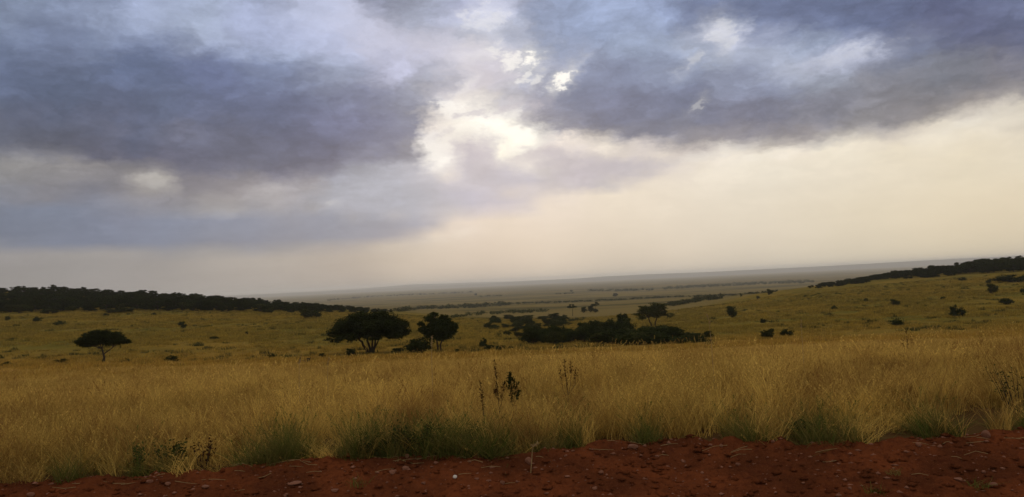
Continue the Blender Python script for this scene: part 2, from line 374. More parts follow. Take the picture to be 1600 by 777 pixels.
# value noise in numpy
_perm = rng.random((256, 256))
def vnoise(x, y):
    x = np.asarray(x, float); y = np.asarray(y, float)
    xi = np.floor(x).astype(int); yi = np.floor(y).astype(int)
    fx = x - xi; fy = y - yi
    fx = fx * fx * (3 - 2 * fx); fy = fy * fy * (3 - 2 * fy)
    a = _perm[xi & 255, yi & 255]; b = _perm[(xi + 1) & 255, yi & 255]
    c = _perm[xi & 255, (yi + 1) & 255]; d = _perm[(xi + 1) & 255, (yi + 1) & 255]
    return (a * (1 - fx) + b * fx) * (1 - fy) + (c * (1 - fx) + d * fx) * fy
def fbm(x, y, o=4, r=0.5):
    s = 0; a = 1; t = 0
    for i in range(o):
        s = s + a * vnoise(np.asarray(x) * 2 ** i + 17 * i, np.asarray(y) * 2 ** i + 5 * i); t += a; a *= r
    return s / t

# ------------------------------------------------------------------ terrain heights
UC = [-1200, -400, 0, 200, 400, 550, 700, 800, 900, 1000, 1100, 1200, 1400, 1600, 2000, 2800]
ROWS = {
 62: [107,107,107,112,116,120,122,124,125,125,125,125,126,128,128,128],
 85: [98,98,100,103,106,109,112,114,115,115,114,114,117,119,119,119],
 110:[84,84,88,92,98,103,105,106,108,108,108,108,110,112,112,112],
 140:[66,68,72,78,83,88,91,98,105,103,100,97,98,100,100,100],
 180:[48,50,54,60,65,70,76,84,90,88,85,82,80,80,80,80],
 250:[25,27,30,36,44,50,62,72,77,76,72,62,58,56,56,56],
 350:[4,6,9,16,28,37,56,64,68,66,60,46,38,34,32,32],
 450:[-17,-15,-12,-1,19,33,52,60,63,61,54,37,26,20,18,18],
 560:[-32,-30,-26,-8,17,33,48,54,57,55,49,33,19,7,2,2],
 700:[-32,-30,-26,-7,18,33,44,48,50,49,45,34,20,6,0,0],
 1000:[0,0,0,15,26,33,38,41,43,43,41,35,27,20,14,14],
 1600:[20,20,22,26,28,30,32,34,35,35,35,33,30,26,24,24],
 2500:[27]*16, 4000:[19]*16, 8000:[11]*16, 16000:[6.2]*16, 27000:[4.0]*16,
}
NEARZ = {8: -2.12, 10: -2.1, 14: -2.3, 20: -2.78, 30: -3.5, 40: -4.3}
YS = []; DT = []
for y, z in NEARZ.items():
    YS.append(y); DT.append([-z / y * F_PX] * 16)
for y, r in ROWS.items():
    YS.append(y); DT.append(r)
YS = np.array(YS, float); DT = np.array(DT, float)
NS, NL = 400, 900
S_G = np.linspace(-1.7, 1.7, NS); L_G = np.linspace(math.log(8), math.log(27000), NL)
sc_ = (np.array(UC) - 800) / F_PX
tmp = np.stack([np.interp(S_G, sc_, DT[i]) for i in range(len(YS))])
D_G = np.stack([np.interp(L_G, np.log(YS), tmp[:, j]) for j in range(NS)], axis=1)    # NL x NS
def blur(a, n, ax):
    k = np.exp(-0.5 * (np.arange(-3 * n, 3 * n + 1) / n) ** 2); k /= k.sum()
    pad = [(0, 0), (0, 0)]; pad[ax] = (3 * n, 3 * n)
    b = np.pad(a, pad, mode='edge')
    return np.apply_along_axis(lambda r: np.convolve(r, k, 'valid'), ax, b)
D_G = blur(blur(D_G, 10, 1), 10, 0)
def terr(x, y):
    x = np.asarray(x, float); y = np.asarray(y, float)
    yy = np.maximum(y, 8.0)
    s = np.clip(x / np.maximum(yy, 20 * 0 + 8.0), -1.69, 1.69)
    fi = (s + 1.7) / 3.4 * (NS - 1); fl = (np.log(np.minimum(yy, 26900)) - L_G[0]) / (L_G[-1] - L_G[0]) * (NL - 1)
    i = np.clip(fi.astype(int), 0, NS - 2); l = np.clip(fl.astype(int), 0, NL - 2)
    a = fi - i; b = fl - l
    d = (D_G[l, i] * (1 - a) + D_G[l, i + 1] * a) * (1 - b) + (D_G[l + 1, i] * (1 - a) + D_G[l + 1, i + 1] * a) * b
    z = -yy * d / F_PX
    amp = np.clip((yy - 12) / 60, 0, 1) * 0.35 + np.clip((yy - 150) / 500, 0, 1) * 0.5
    z = z + amp * (fbm(x * 0.06 + 40, y * 0.045 + 9, 3) - 0.5) * 1.6
    z = z + np.clip((yy - 9) / 5, 0, 1) * 0.10 * (vnoise(x * 0.9, y * 0.9) - 0.5)
    return z
def terr1(x, y): return float(terr(np.array([x]), np.array([y]))[0])

def ground_hit(u, v, lo=30.0, hi=24000.0):
    """distance along the road-to-horizon axis at which the sight line (u, v) meets the ground"""
    d = view_dir(u, v); s = d.x / d.y; t = d.z / d.y
    Y = np.exp(np.linspace(math.log(lo), math.log(hi), 3000))
    g = t * Y - terr(s * Y, Y)
    k = np.where(g <= 0)[0]
    if len(k) == 0:
        k = [int(np.argmin(g / Y))]
    y = float(Y[k[0]])
    return s * y, y
def at_depth(u, y):
    d = view_dir(u, 440); return d.x / d.y * y

# ------------------------------------------------------------------ materials
def new_mat(name):
    mt = bpy.data.materials.new(name); mt.use_nodes = True
    return mt, NT(mt.node_tree)

def mat_ground():
    mt, t = new_mat('ground_grassland')
    g = t.node('ShaderNodeNewGeometry'); pos = g.outputs['Position']
    x, y, z = t.sep(pos)
    n1 = t.noise(pos, 0.018, 6, 0.6, dist=0.5)
    n2 = t.noise(t.vec('MULTIPLY', pos, (1, 0.35, 1)), 0.16, 6, 0.65)
    n3 = t.noise(pos, 1.3, 5, 0.7)
    n4 = t.noise(t.vec('ADD', t.vec('MULTIPLY', pos, (0.4, 1, 1)), (90, 30, 0)), 0.006, 6, 0.6)
    c = t.mix(t.rng(n1, 0.4, 0.62), (0.225, 0.155, 0.031), (0.155, 0.128, 0.027))
    c = t.mix(t.rng(n2, 0.47, 0.66, 0, 0.75), c, (0.105, 0.085, 0.020))
    c = t.mix(t.rng(n2, 0.48, 0.3, 0, 0.6), c, (0.28, 0.17, 0.038))
    c = t.mix(t.rng(n3, 0.5, 0.75, 0, 0.6), c, (0.07, 0.055, 0.016))
    c = t.mix(t.rng(t.math('ADD', y, t.math('MULTIPLY', n1, 70.0)), 85, 215, 1, 0), c, (0.30, 0.17, 0.038))
    plain = t.mix(t.rng(n4, 0.45, 0.6), (0.20, 0.150, 0.055), (0.10, 0.084, 0.034))
    c = t.mix(t.math('MAXIMUM', t.rng(y, 700, 1300), t.rng(z, -16.5, -20.5)), c, plain)
    c = t.mix(t.rng(y, 11, 15, 1, 0), c, (0.10, 0.055, 0.022))
    b = t.node('ShaderNodeBsdfDiffuse'); t.put(b.inputs['Color'], c)
    bp = t.node('ShaderNodeBump'); bp.inputs['Strength'].default_value = 0.6; bp.inputs['Distance'].default_value = 0.25
    t.put(bp.inputs['Height'], t.math('ADD', n3, n2)); t.l.new(bp.outputs[0], b.inputs['Normal'])
    o = t.node('ShaderNodeOutputMaterial'); t.l.new(b.outputs[0], o.inputs[0])
    return mt

def mat_soil():
    mt, t = new_mat('red_soil')
    pos = t.node('ShaderNodeNewGeometry').outputs['Position']
    n1 = t.noise(pos, 0.9, 6, 0.65); n2 = t.noise(pos, 14, 6, 0.7); n3 = t.noise(pos, 70, 4, 0.7)
    c = t.mix(t.rng(n1, 0.35, 0.65), (0.20, 0.056, 0.020), (0.10, 0.031, 0.013))
    c = t.mix(t.rng(n2, 0.45, 0.7, 0, 0.8), c, (0.075, 0.020, 0.010))
    c = t.mix(t.rng(n3, 0.56, 0.72, 0, 0.6), c, (0.30, 0.11, 0.055))
    b = t.node('ShaderNodeBsdfDiffuse'); t.put(b.inputs['Color'], c)
    bp = t.node('ShaderNodeBump'); bp.inputs['Strength'].default_value = 0.9; bp.inputs['Distance'].default_value = 0.03
    t.put(bp.inputs['Height'], t.math('ADD', n2, t.math('MULTIPLY', n3, 0.5))); t.l.new(bp.outputs[0], b.inputs['Normal'])
    o = t.node('ShaderNodeOutputMaterial'); t.l.new(b.outputs[0], o.inputs[0])
    return mt

def mat_blade(name, cols, trans=0.35, gold=None, scale=0.12, hi=None, rust=None):
    """cols: three base colours chosen by a field patch noise and a per-tuft random"""
    mt, t = new_mat(name)
    pos = t.node('ShaderNodeNewGeometry').outputs['Position']
    rnd = t.node('ShaderNodeObjectInfo').outputs['Random']
    isl = t.node('ShaderNodeNewGeometry').outputs['Random Per Island']
    n = t.noise(t.vec('MULTIPLY', pos, (1, 0.5, 0)), scale, 5, 0.6)
    c = t.mix(t.rng(n, 0.43, 0.58), cols[0], cols[1])
    if gold:
        py = t.math('ADD', t.sep(pos)[1], t.math('MULTIPLY', t.noise(t.vec('MULTIPLY', pos, (.5, 1, 0)), .05, 4, .6), 70.0))
        c = t.mix(t.rng(py, 85, 215, 1, 0), c, gold)
    c = t.mix(t.rng(rnd, 0.4, 1.0, 0, 1.0, smooth=False), c, cols[2])
    c = t.mix(t.rng(rnd, 0.3, 0.0, 0, 0.55, smooth=False), c, tuple(min(1, k * 1.45) for k in cols[0]))
    c = t.mix(t.rng(isl, 0.55, 1.0, 0, 0.65, smooth=False), c, hi or tuple(min(1, k * 1.7) for k in cols[0]))
    if rust:
        rn = t.noise(t.vec('ADD', pos, (13, 5, 0)), 0.55, 4, 0.6)
        c = t.mix(t.rng(rn, 0.50, 0.64, 0, 0.8), c, rust)
    c = t.mix(t.rng(isl, 0.35, 0.0, 0, 0.6, smooth=False), c, tuple(k * 0.35 for k in cols[2]))
    d = t.node('ShaderNodeBsdfDiffuse'); t.put(d.inputs[0], c)
    tr = t.node('ShaderNodeBsdfTranslucent'); t.put(tr.inputs[0], c)
    mx = t.node('ShaderNodeMixShader'); mx.inputs[0].default_value = trans
    t.l.new(d.outputs[0], mx.inputs[1]); t.l.new(tr.outputs[0], mx.inputs[2])
    o = t.node('ShaderNodeOutputMaterial'); t.l.new(mx.outputs[0], o.inputs[0])
    return mt

def mat_simple(name, a, b_, scale, rough=0.9, bump=0.3):
    mt, t = new_mat(name)
    pos = t.node('ShaderNodeTexCoord').outputs['Object']
    rnd = t.node('ShaderNodeObjectInfo').outputs['Random']
    n = t.noise(pos, scale, 5, 0.65)
    c = t.mix(t.rng(n, 0.35, 0.65), a, b_)
    c = t.mix(t.math('MULTIPLY', rnd, 0.35), c, tuple(k * 0.5 for k in a))
    b = t.node('ShaderNodeBsdfPrincipled'); t.put(b.inputs['Base Color'], c); b.inputs['Roughness'].default_value = rough; b.inputs['Specular IOR Level'].default_value = 0.2
    bp = t.node('ShaderNodeBump'); bp.inputs['Strength'].default_value = bump; bp.inputs['Distance'].default_value = 0.02
    t.put(bp.inputs['Height'], n); t.l.new(bp.outputs[0], b.inputs['Normal'])
    o = t.node('ShaderNodeOutputMaterial'); t.l.new(b.outputs[0], o.inputs[0])
    return mt

M_GROUND = mat_ground(); M_SOIL = mat_soil()
M_DRY = mat_blade('dry_grass_blade', [(0.60, 0.41, 0.108), (0.39, 0.270, 0.070), (0.36, 0.210, 0.058)], 0.4, rust=(0.20, 0.095, 0.030))
M_FIELD = mat_blade('field_grass_blade', [(0.31, 0.215, 0.041), (0.195, 0.155, 0.032), (0.18, 0.125, 0.028)], 0.3, (0.44, 0.25, 0.055), scale=0.03)
M_GREEN = mat_blade('green_grass_blade', [(0.085, 0.115, 0.022), (0.12, 0.135, 0.028), (0.22, 0.165, 0.05)], 0.3, hi=(0.30, 0.21, 0.07))
M_LEAF = mat_blade('dark_leaf', [(0.030, 0.038, 0.012), (0.040, 0.048, 0.014), (0.026, 0.032, 0.010)], 0.10, scale=0.5)
M_LEAF2 = mat_blade('olive_leaf', [(0.050, 0.056, 0.018), (0.065, 0.066, 0.020), (0.040, 0.042, 0.014)], 0.12, scale=0.5)
M_BROWN = mat_blade('brown_seed_head', [(0.070, 0.030, 0.012), (0.085, 0.040, 0.015), (0.050, 0.024, 0.010)], 0.1)
M_HERB = mat_blade('herb_leaf', [(0.050, 0.065, 0.018), (0.065, 0.075, 0.020), (0.035, 0.045, 0.014)], 0.2)
M_BARK = mat_simple('bark', (0.060, 0.042, 0.028), (0.035, 0.025, 0.018), 6)
M_STEM = mat_simple('dry_stem', (0.30, 0.20, 0.085), (0.20, 0.13, 0.06), 10)
M_STRAW = mat_simple('pale_straw', (0.42, 0.30, 0.14), (0.30, 0.20, 0.09), 10)
M_STONE = mat_simple('pinkish_stone', (0.30, 0.135, 0.085), (0.20, 0.085, 0.05), 9, 0.9, 0.5)
M_WHITE = mat_simple('white_stone', (0.78, 0.74, 0.68), (0.62, 0.56, 0.5), 12, 0.7)
M_HILL = mat_simple('far_hill', (0.10, 0.085, 0.06), (0.07, 0.06, 0.045), 0.001)

# ------------------------------------------------------------------ ground sheet
def build_ground():
    ys = [-400, -200, -100, -50, -20, -8, 0, 4, 7, 8.6]
    y = 9.2
    while y < 26500:
        ys.append(y); y *= 1.0125 if y < 1200 else 1.03
    ys.append(26800)
    ys = np.array(ys)
    ss = np.linspace(-1, 1, 521); ss = np.sign(ss) * (0.62 * np.abs(ss) + 1.9 * np.abs(ss) ** 5)
    Yg, Sg = np.meshgrid(ys, ss, indexing='ij')
    X = Sg * (np.abs(Yg) + np.where(Yg < 9, 18, 18 * np.exp(-(Yg - 9) / 60)))
    Z = np.where((Yg < 8.9) | (Yg < edge_y(X) + 0.12), -2.85, terr(X, Yg))
    V = np.stack([X, Yg, Z], -1).reshape(-1, 3)
    nr, nc = Yg.shape
    i = np.arange(nr - 1)[:, None] * nc + np.arange(nc - 1)[None, :]
    Fq = np.stack([i, i + 1, i + nc + 1, i + nc], -1).reshape(-1, 4)
    o = obj('ground', fast_mesh('ground', V, Fq, M_GROUND, True))
    tag(o, kind='structure')
def edge_y(x):
    u = np.asarray(x) / 9.5 * F_PX + 800
    e = np.interp(u, [-300, 0, 150, 240, 400, 620, 800, 960, 1060, 1200, 1330, 1400, 1540, 1700], [9.2, 9.2, 9.15, 9.35, 9.6, 9.7, 9.5, 9.8, 9.94, 9.45, 9.15, 9.4, 9.5, 9.5])
    return e + 0.22 * (fbm(np.asarray(x) * 1.3 + 60, np.asarray(x) * 0 + 3, 4) - 0.5)

build_ground()

def road_z(x, y, fine=True):
    x = np.asarray(x, float); y = np.asarray(y, float)
    e = edge_y(x)
    t = e - y                                    # metres on the road side of the grass edge
    top = -2.06
    z = top - 0.30 * np.clip((t - 0.05) / 1.9, 0, 1) ** 0.8
    z = np.where(t < 0.0, top - 0.35 * np.clip(-t, 0, 3), z)
    z = z + 0.10 * (fbm(x * 1.1, y * 1.1 + 30, 3) - 0.5)
    if fine:
        n = fbm(x * 5.5 + 7, y * 5.5, 4, 0.6)
        z = z + 0.13 * (n - 0.5) + 0.07 * np.clip(fbm(x * 11, y * 11 + 9, 2) - 0.62, 0, 1)
    return z
def road_z1(x, y): return float(road_z(np.array([x]), np.array([y]))[0])

def build_road():
    xs = np.concatenate([np.linspace(-60, -8, 60)[:-1], np.arange(-8, 8, 0.022), np.linspace(8, 60, 60)[1:]])
    ys = np.concatenate([np.linspace(-6, 7.2, 20)[:-1], np.arange(7.2, 10.9, 0.022)])
    Y, X = np.meshgrid(ys, xs, indexing='ij')
    Z = road_z(X, Y)
    V = np.stack([X, Y, Z], -1).reshape(-1, 3); nr, nc = Y.shape
    i = np.arange(nr - 1)[:, None] * nc + np.arange(nc - 1)[None, :]
    Fq = np.stack([i, i + 1, i + nc + 1, i + nc], -1).reshape(-1, 4)
    tag(obj('dirt_road', fast_mesh('dirt_road', V, Fq, M_SOIL, True)), kind='structure')
build_road()

# ------------------------------------------------------------------ far hills
def build_hills(name, y0, y1, prof, base):
    us = np.linspace(-900, 2500, 400)
    vs = np.linspace(0, 1, 15)
    hp = np.interp(us, prof[0], prof[1]) + 0.5 * (fbm(us * 0.02, us * 0 + y0 * .01, 4) - 0.5)
    ym = 0.5 * (y0 + y1)
    V = []
    for t in vs:
        Y = y0 + (y1 - y0) * t
        h = hp / F_PX * ym * math.sin(math.pi * t) ** 0.7 + base - 4 * abs(t - .5)
        V.append(np.stack([(us - 800) / F_PX * Y, np.full_like(us, Y), h], -1))
    V = np.concatenate(V); nc = len(us)
    i = np.arange(len(vs) - 1)[:, None] * nc + np.arange(nc - 1)[None, :]
    Fq = np.stack([i, i + 1, i + nc + 1, i + nc], -1).reshape(-1, 4)
    tag(obj(name, fast_mesh(name, V, Fq, M_HILL, True)), kind='structure')
build_hills('hills', 18000, 21000, ([-900, 600, 750, 900, 930, 1000, 1100, 1300, 1330, 1400, 1500, 1600, 2500], [3, 3.5, 4.5, 5.5, 6.5, 7, 6, 6, 7, 7.5, 7.5, 7.5, 7.5]), -86)
build_hills('hills', 23000, 26000, ([-900, 450, 560, 640, 720, 800, 1000, 1350, 1500, 1600, 2500], [4, 4.5, 5.5, 8, 7, 5.5, 5.5, 7, 8.5, 8.5, 8.5]), -106)

# ------------------------------------------------------------------ plant building
def leaf_quads(cent, size, flat=0.5):
    """cent (n,3) -> random small leaf clumps as bent quads"""
    n = len(cent)
    a = rng.normal(size=(n, 3)); a /= np.linalg.norm(a, axis=1)[:, None]
    b = rng.normal(size=(n, 3)); b -= (a * b).sum(1)[:, None] * a; b /= np.linalg.norm(b, axis=1)[:, None]
    a[:, 2] *= flat; b[:, 2] *= flat
    s = size * rng.uniform(0.5, 1.3, (n, 1))
    a = a * s; b = b * s * rng.uniform(0.35, 0.8, (n, 1))
    P = np.stack([cent - a, cent - b * .9 + a * 0.1, cent + a, cent + b], 1).reshape(-1, 3)
    return P, np.arange(n * 4).reshape(-1, 4)

def in_ellipsoid(n, c, r, shell=0.5):
    d = rng.normal(size=(n, 3)); d /= np.linalg.norm(d, axis=1)[:, None]
    k = rng.random((n, 1)) ** (1 / 3) * (1 - shell) + shell * rng.uniform(0.75, 1.08, (n, 1))
    return np.array(c) + d * k * np.array(r)

def tube(pts, rad, n=6):
    pts = [np.array(p, float) for p in pts]; V = []; Fq = []
    for i, p in enumerate(pts):
        t = pts[min(i + 1, len(pts) - 1)] - pts[max(i - 1, 0)]; t /= max(np.linalg.norm(t), 1e-9)
        a = np.cross(t, [0.31, 0.95, 0.11]); a /= max(np.linalg.norm(a), 1e-9); b = np.cross(t, a)
        for k in range(n):
            an = 2 * math.pi * k / n
            V.append(p + rad[i] * (math.cos(an) * a + math.sin(an) * b))
    for i in range(len(pts) - 1):
        for k in range(n):
            Fq.append([i * n + k, i * n + (k + 1) % n, (i + 1) * n + (k + 1) % n, (i + 1) * n + k])
    return np.array(V), np.array(Fq)

def joinm(parts):
    V = []; Fq = []; o = 0
    for v, f in parts:
        V.append(v); Fq.append(f + o); o += len(v)
    return np.concatenate(V), np.concatenate(Fq)

def limb(p0, p1, r0, r1, bend=0.15, seg=6, droop=0.0):
    p0 = np.array(p0, float); p1 = np.array(p1, float); L = np.linalg.norm(p1 - p0)
    off = rng.normal(size=3) * bend * L
    pts = []
    for i in range(seg + 1):
        t = i / seg
        pts.append(p0 + (p1 - p0) * t + off * math.sin(math.pi * t) * 0.6 + np.array([0, 0, -droop * t * (1 - t) * L]) + rng.normal(size=3) * 0.015 * L)
    pts[0] = p0; pts[-1] = p1
    return tube(pts, [r0 + (r1 - r0) * (i / seg) ** 0.8 for i in range(seg + 1)])

def crown_mesh(name, clumps, n, leaf, mat, flat=0.55, shell=0.45, twigs=True):
    vol = np.array([c[3] * c[4] * c[5] for c in clumps]) ** 0.75; vol /= vol.sum()
    pts = []
    for c, k in zip(clumps, vol):
        m_ = max(20, int(n * k))
        # clump made of smaller sprays so that gaps stay between them
        ns = max(5, m_ // 28)
        sp = in_ellipsoid(ns, c[:3], c[3:6], shell)
        idx = rng.integers(0, ns, m_)
        sr = 0.30 * min(c[3:6]) + leaf
        pts.append(sp[idx] + rng.normal(size=(m_, 3)) * sr * np.array([1, 1, 0.6]) * 0.62)
    pts = np.concatenate(pts)
    V, Fq = leaf_quads(pts, leaf, flat)
    return fast_mesh(name, V, Fq, mat)

def make_tree(name, base_stems, clumps, n, leaf, mat, trunk_r, fork_h, flat=0.55):
    """stems: list of (x, y, topx, topy, topz); limbs reach from nearest stem top to every clump"""
    root = empty(name, (0, 0, 0))
    parts = []
    tops = []
    for (x0, y0, x1, y1, z1, r, *zb_) in base_stems:
        parts.append(limb((x0, y0, zb_[0] if zb_ else -0.3), (x1, y1, z1), r, r * 0.62, 0.07, 7)); tops.append((x1, y1, z1, r * 0.62))
    for c in clumps:
        tp = min(tops, key=lambda t: (t[0] - c[0]) ** 2 + (t[1] - c[1]) ** 2 + 0.3 * (t[2] - c[2]) ** 2)
        end = (c[0], c[1], c[2] - 0.1 * c[5])
        parts.append(limb(tp[:3], end, tp[3] * 0.55, 0.02, 0.10, 6, -0.12))
        for _ in range(4):
            e = in_ellipsoid(1, c[:3], c[3:6], .6)[0]
            mid = np.array(tp[:3]) * 0.35 + np.array(end) * 0.65
            parts.append(limb(mid, e, tp[3] * 0.2, 0.012, 0.1, 4))
    V, Fq = joinm(parts)
    obj('trunk', fast_mesh('trunk', V, Fq, M_BARK, True), root)
    obj('crown', crown_mesh('crown', clumps, n, leaf, mat, flat), root)
    return root

def place(o, u, y, rz=0, sc=1.0, sink=0.0):
    x = at_depth(u, y)
    o.location = (x, y, terr1(x, y) - sink); o.rotation_euler = (0, 0, rz)
    o.scale = sc if isinstance(sc, tuple) else (sc, sc, sc)
    return o

# ---- large spreading acacia (crown about 123 px wide, 11.5 m)
Y1 = 112.0; p1 = Y1 / F_PX
def dome(w_, h_, z0, n, seed, lobes=0.22, fill=0.6, dep=0.85, zb=0.0):
    r = np.random.default_rng(seed); out_ = []
    for i in range(n):
        a = r.uniform(0, 2 * math.pi); k = math.sqrt(r.random())
        x = k * math.cos(a) * w_ / 2 * 0.86; y = k * math.sin(a) * w_ / 2 * dep * 0.86
        top = h_ * math.sqrt(max(0.05, 1 - (k * 0.93) ** 2))
        z = z0 + zb + r.uniform(0.15, 0.86) * top
        s = w_ * lobes * r.uniform(0.6, 1.1) * (1.05 - 0.35 * k)
        out_.append((x, y, z, s, s * dep, s * 0.42))
    return out_
t = make_tree('acacia_tree',
    [(-.15, 0, -1.7, .2, 2.3, .24), (.0, .1, -.5, -.3, 2.5, .22), (.15, 0, .25, .4, 2.6, .2), (.25, -.1, 1.1, -.1, 2.5, .2), (.1, .2, 1.6, .8, 2.6, .14)],
    dome(11.6, 4.7, 1.9, 64, 3, 0.18) + [(a_, b_, 2.75 + .25 * math.cos(a_), 1.1, 1.1, .5) for a_ in (-4.6, -3.3, -2, -.8, .6, 2, 3.3, 4.5) for b_ in (-1, 1)], 56000, 0.17, M_LEAF, 0.2, 2.3)
tag(t, 'largest acacia in the field, broad black-green dome on a fanned cluster of stems', 'tree', 'acacia trees')
place(t, 575, Y1, 0.0, 1.0)
# ---- smaller two stemmed tree beside it
cl = [(-2.0,0,3.2,.75,.8,.4),(-2.3,.2,4.0,.5,.6,.3),(-1.2,-.2,4.7,.7,.7,.35),(-.6,.3,5.2,.6,.7,.3),(0,.1,4.1,1.1,1,.6),(1.0,0,4.2,.9,.9,.5),(1.5,.3,3.7,1,.9,.5),(2.2,-.2,3.4,.7,.7,.5),
      (.3,-.5,3.2,1.2,1,.6),(1.2,.2,2.9,1.1,.9,.55),(-.7,0,3.4,.9,.9,.5),(.4,.2,2.3,.9,.8,.5),(-.1,.0,2.8,1,.9,.5),(1.9,.1,2.7,.6,.6,.4),(.9,-.3,4.9,.6,.5,.22),(-1.9,0,2.7,.4,.3,.2),(-.9,.1,2.4,.9,.8,.5),(1.4,0,2.2,.8,.7,.5),(.3,.2,1.9,.9,.7,.4),(-.4,-.3,2.1,.7,.7,.4),(1.7,.2,3.2,.9,.8,.6)]
t = make_tree('bushy_tree', [(-.1, 0, -.3, .1, 1.9, .17), (.35, 0, .65, -.1, 1.9, .15)], cl, 21000, 0.15, M_LEAF, .17, 1.9, 0.8)
tag(t, 'ragged medium tree with two close trunks, just right of the largest acacia', 'tree', 'acacia trees')
place(t, 681, 114, 0, 1.0)
# ---- flat topped acacia alone on the left
cl = [(-2.6,0,2.75,.8,.9,.35),(-1.9,.3,3.1,.9,1,.4),(-1.0,-.2,3.35,1,1,.42),(0,.3,3.3,1.1,1.1,.45),(.9,-.2,3.3,1,1,.4),(1.7,.2,3.05,.9,.9,.38),(2.5,0,2.75,.8,.8,.32),(3.1,0,2.5,.5,.6,.25),
      (-.2,-.4,2.8,1.1,1,.35),(-1.6,0,2.5,.9,.9,.3),(1.3,0,2.65,1,.9,.3),(-3.0,0,2.5,.4,.5,.22),(.4,.1,3.8,.7,.6,.3),(-.9,0,3.85,.8,.6,.3),(-2.2,.2,2.3,.8,.7,.4),(2.2,-.1,2.4,.8,.7,.4),(-1.2,.3,2.6,1,.9,.45),(.9,.2,2.55,.9,.9,.45),(1.6,0,3.4,.8,.7,.35),(-1.8,0,3.45,.8,.7,.35),(-3.1,.1,2.9,.4,.4,.3)]
t = make_tree('acacia_tree', [(0, 0, -.15, .1, 1.7, .17), (.05, 0, 1.3, .1, 1.9, .09, 1.0)], cl, 17000, 0.14, M_LEAF, .17, 1.7)
tag(t, 'lone flat-topped acacia with a short leaning trunk on the left meadow', 'tree', 'acacia trees')
place(t, 158, 102, 0, 1.0)
# ---- airy acacia behind the thicket
t = make_tree('acacia_tree', [(-.1, 0, -1.0, .1, 1.9, .18), (.15, 0, .8, .2, 2.0, .16)], dome(9.8, 3.3, 1.7, 30, 21, 0.15), 9500, 0.17, M_LEAF2, .2, 1.9)
tag(t, 'airy spreading acacia rising behind the dark thicket in the valley', 'tree', 'acacia trees')
gx, gy = ground_hit(1022, 511); t.location = (gx, gy, terr1(gx, gy)); t.scale = (gy / 162,) * 3

# ---- little far acacias on the plain
def umbrella(seed, W, H):
    return make_tree('acacia_tree', [(0, 0, .2, 0, H * .6, .16)], dome(W, H * 0.36, H * 0.58, 12, seed, 0.2), 2600, 0.26, M_LEAF, .16, 3)
for (u, v, wp, hp, lab, sd_) in [
    (895, 494, 15, 21, 'small umbrella acacia with a bare thin trunk on the valley plain, left of its pair', 5),
    (930, 489, 13, 19, 'small umbrella acacia above three round bushes on the valley plain', 6)]:
    x, y = ground_hit(u, v); k = y / F_PX
    t = umbrella(sd_, wp * k, hp * k); tag(t, lab, 'tree', 'acacia trees'); t.location = (x, y, terr1(x, y))

# ------------------------------------------------------------------ shrubs
def shrub_proto(seed, w_=2.0, h_=1.6, n=2600, leaf=0.09, mat=None, name='shrub'):
    r = np.random.default_rng(seed)
    root = empty(name, (0, 0, 0))
    cl = []
    for i in range(11):
        a = r.uniform(0, 6.28); k = math.sqrt(r.random()) * 0.72
        x = k * math.cos(a) * w_ / 2; y = k * math.sin(a) * w_ / 2
        z = h_ * r.uniform(0.22, 0.86) * (1 - 0.45 * k * k)
        s = w_ * r.uniform(.13, .24)
        cl.append((x, y, z, s, s, s * .8))
    st = []
    for c in cl: st.append(limb((r.normal() * .05, r.normal() * .05, -0.15), c[:3], 0.03, 0.012, 0.1, 4))
    V, Fq = joinm(st)
    obj('stems', fast_mesh('stems', V, Fq, M_BARK, True), root)
    obj('foliage_or_heads', crown_mesh('foliage_or_heads', cl, n, leaf, mat or M_LEAF, 0.85, 0.4), root)
    return root
PROTOS = [shrub_proto(50 + i, 2.0, 1.6, 2600, 0.085, [M_LEAF, M_LEAF, M_LEAF2, M_LEAF][i]) for i in range(4)]
WOODP = []
for i in range(4):
    r = np.random.default_rng(90 + i)
    cl = dome(6.0, 3.6, 1.6, 16, 200 + i, 0.2, dep=1.0) + dome(5.4, 2.0, 0.6, 8, 300 + i, 0.2, dep=1.0)
    WOODP.append(make_tree('woodland_tree', [(0, 0, .2, .1, 2.2, .16)], cl, 4200, 0.22, M_LEAF, .16, 2.2, 0.8))
used = set()
def instance(pool, i):
    p = pool[i]
    if id(p) not in used:
        used.add(id(p)); return p
    return copy_tree(p)

def add_shrub(u, v, wp, hp, label, group, name='shrub', y=None, pool=None, pick=None, pw=2.0, ph=1.6):
    pool = pool or PROTOS
    if y is None: x, y = ground_hit(u, v)
    else: x = at_depth(u, y)
    k = y / F_PX
    o = instance(pool, random.randrange(len(pool)) if pick is None else pick)
    o.name = name
    o.location = (x, y, terr1(x, y) - 0.02); o.rotation_euler = (0, 0, random.uniform(0, 6.28))
    s = wp * k / pw * 1.15; o.scale = (s, s, hp * k / ph * 1.2)
    tag(o, label, 'shrub' if 'tree' not in name else 'tree', group)
    return o

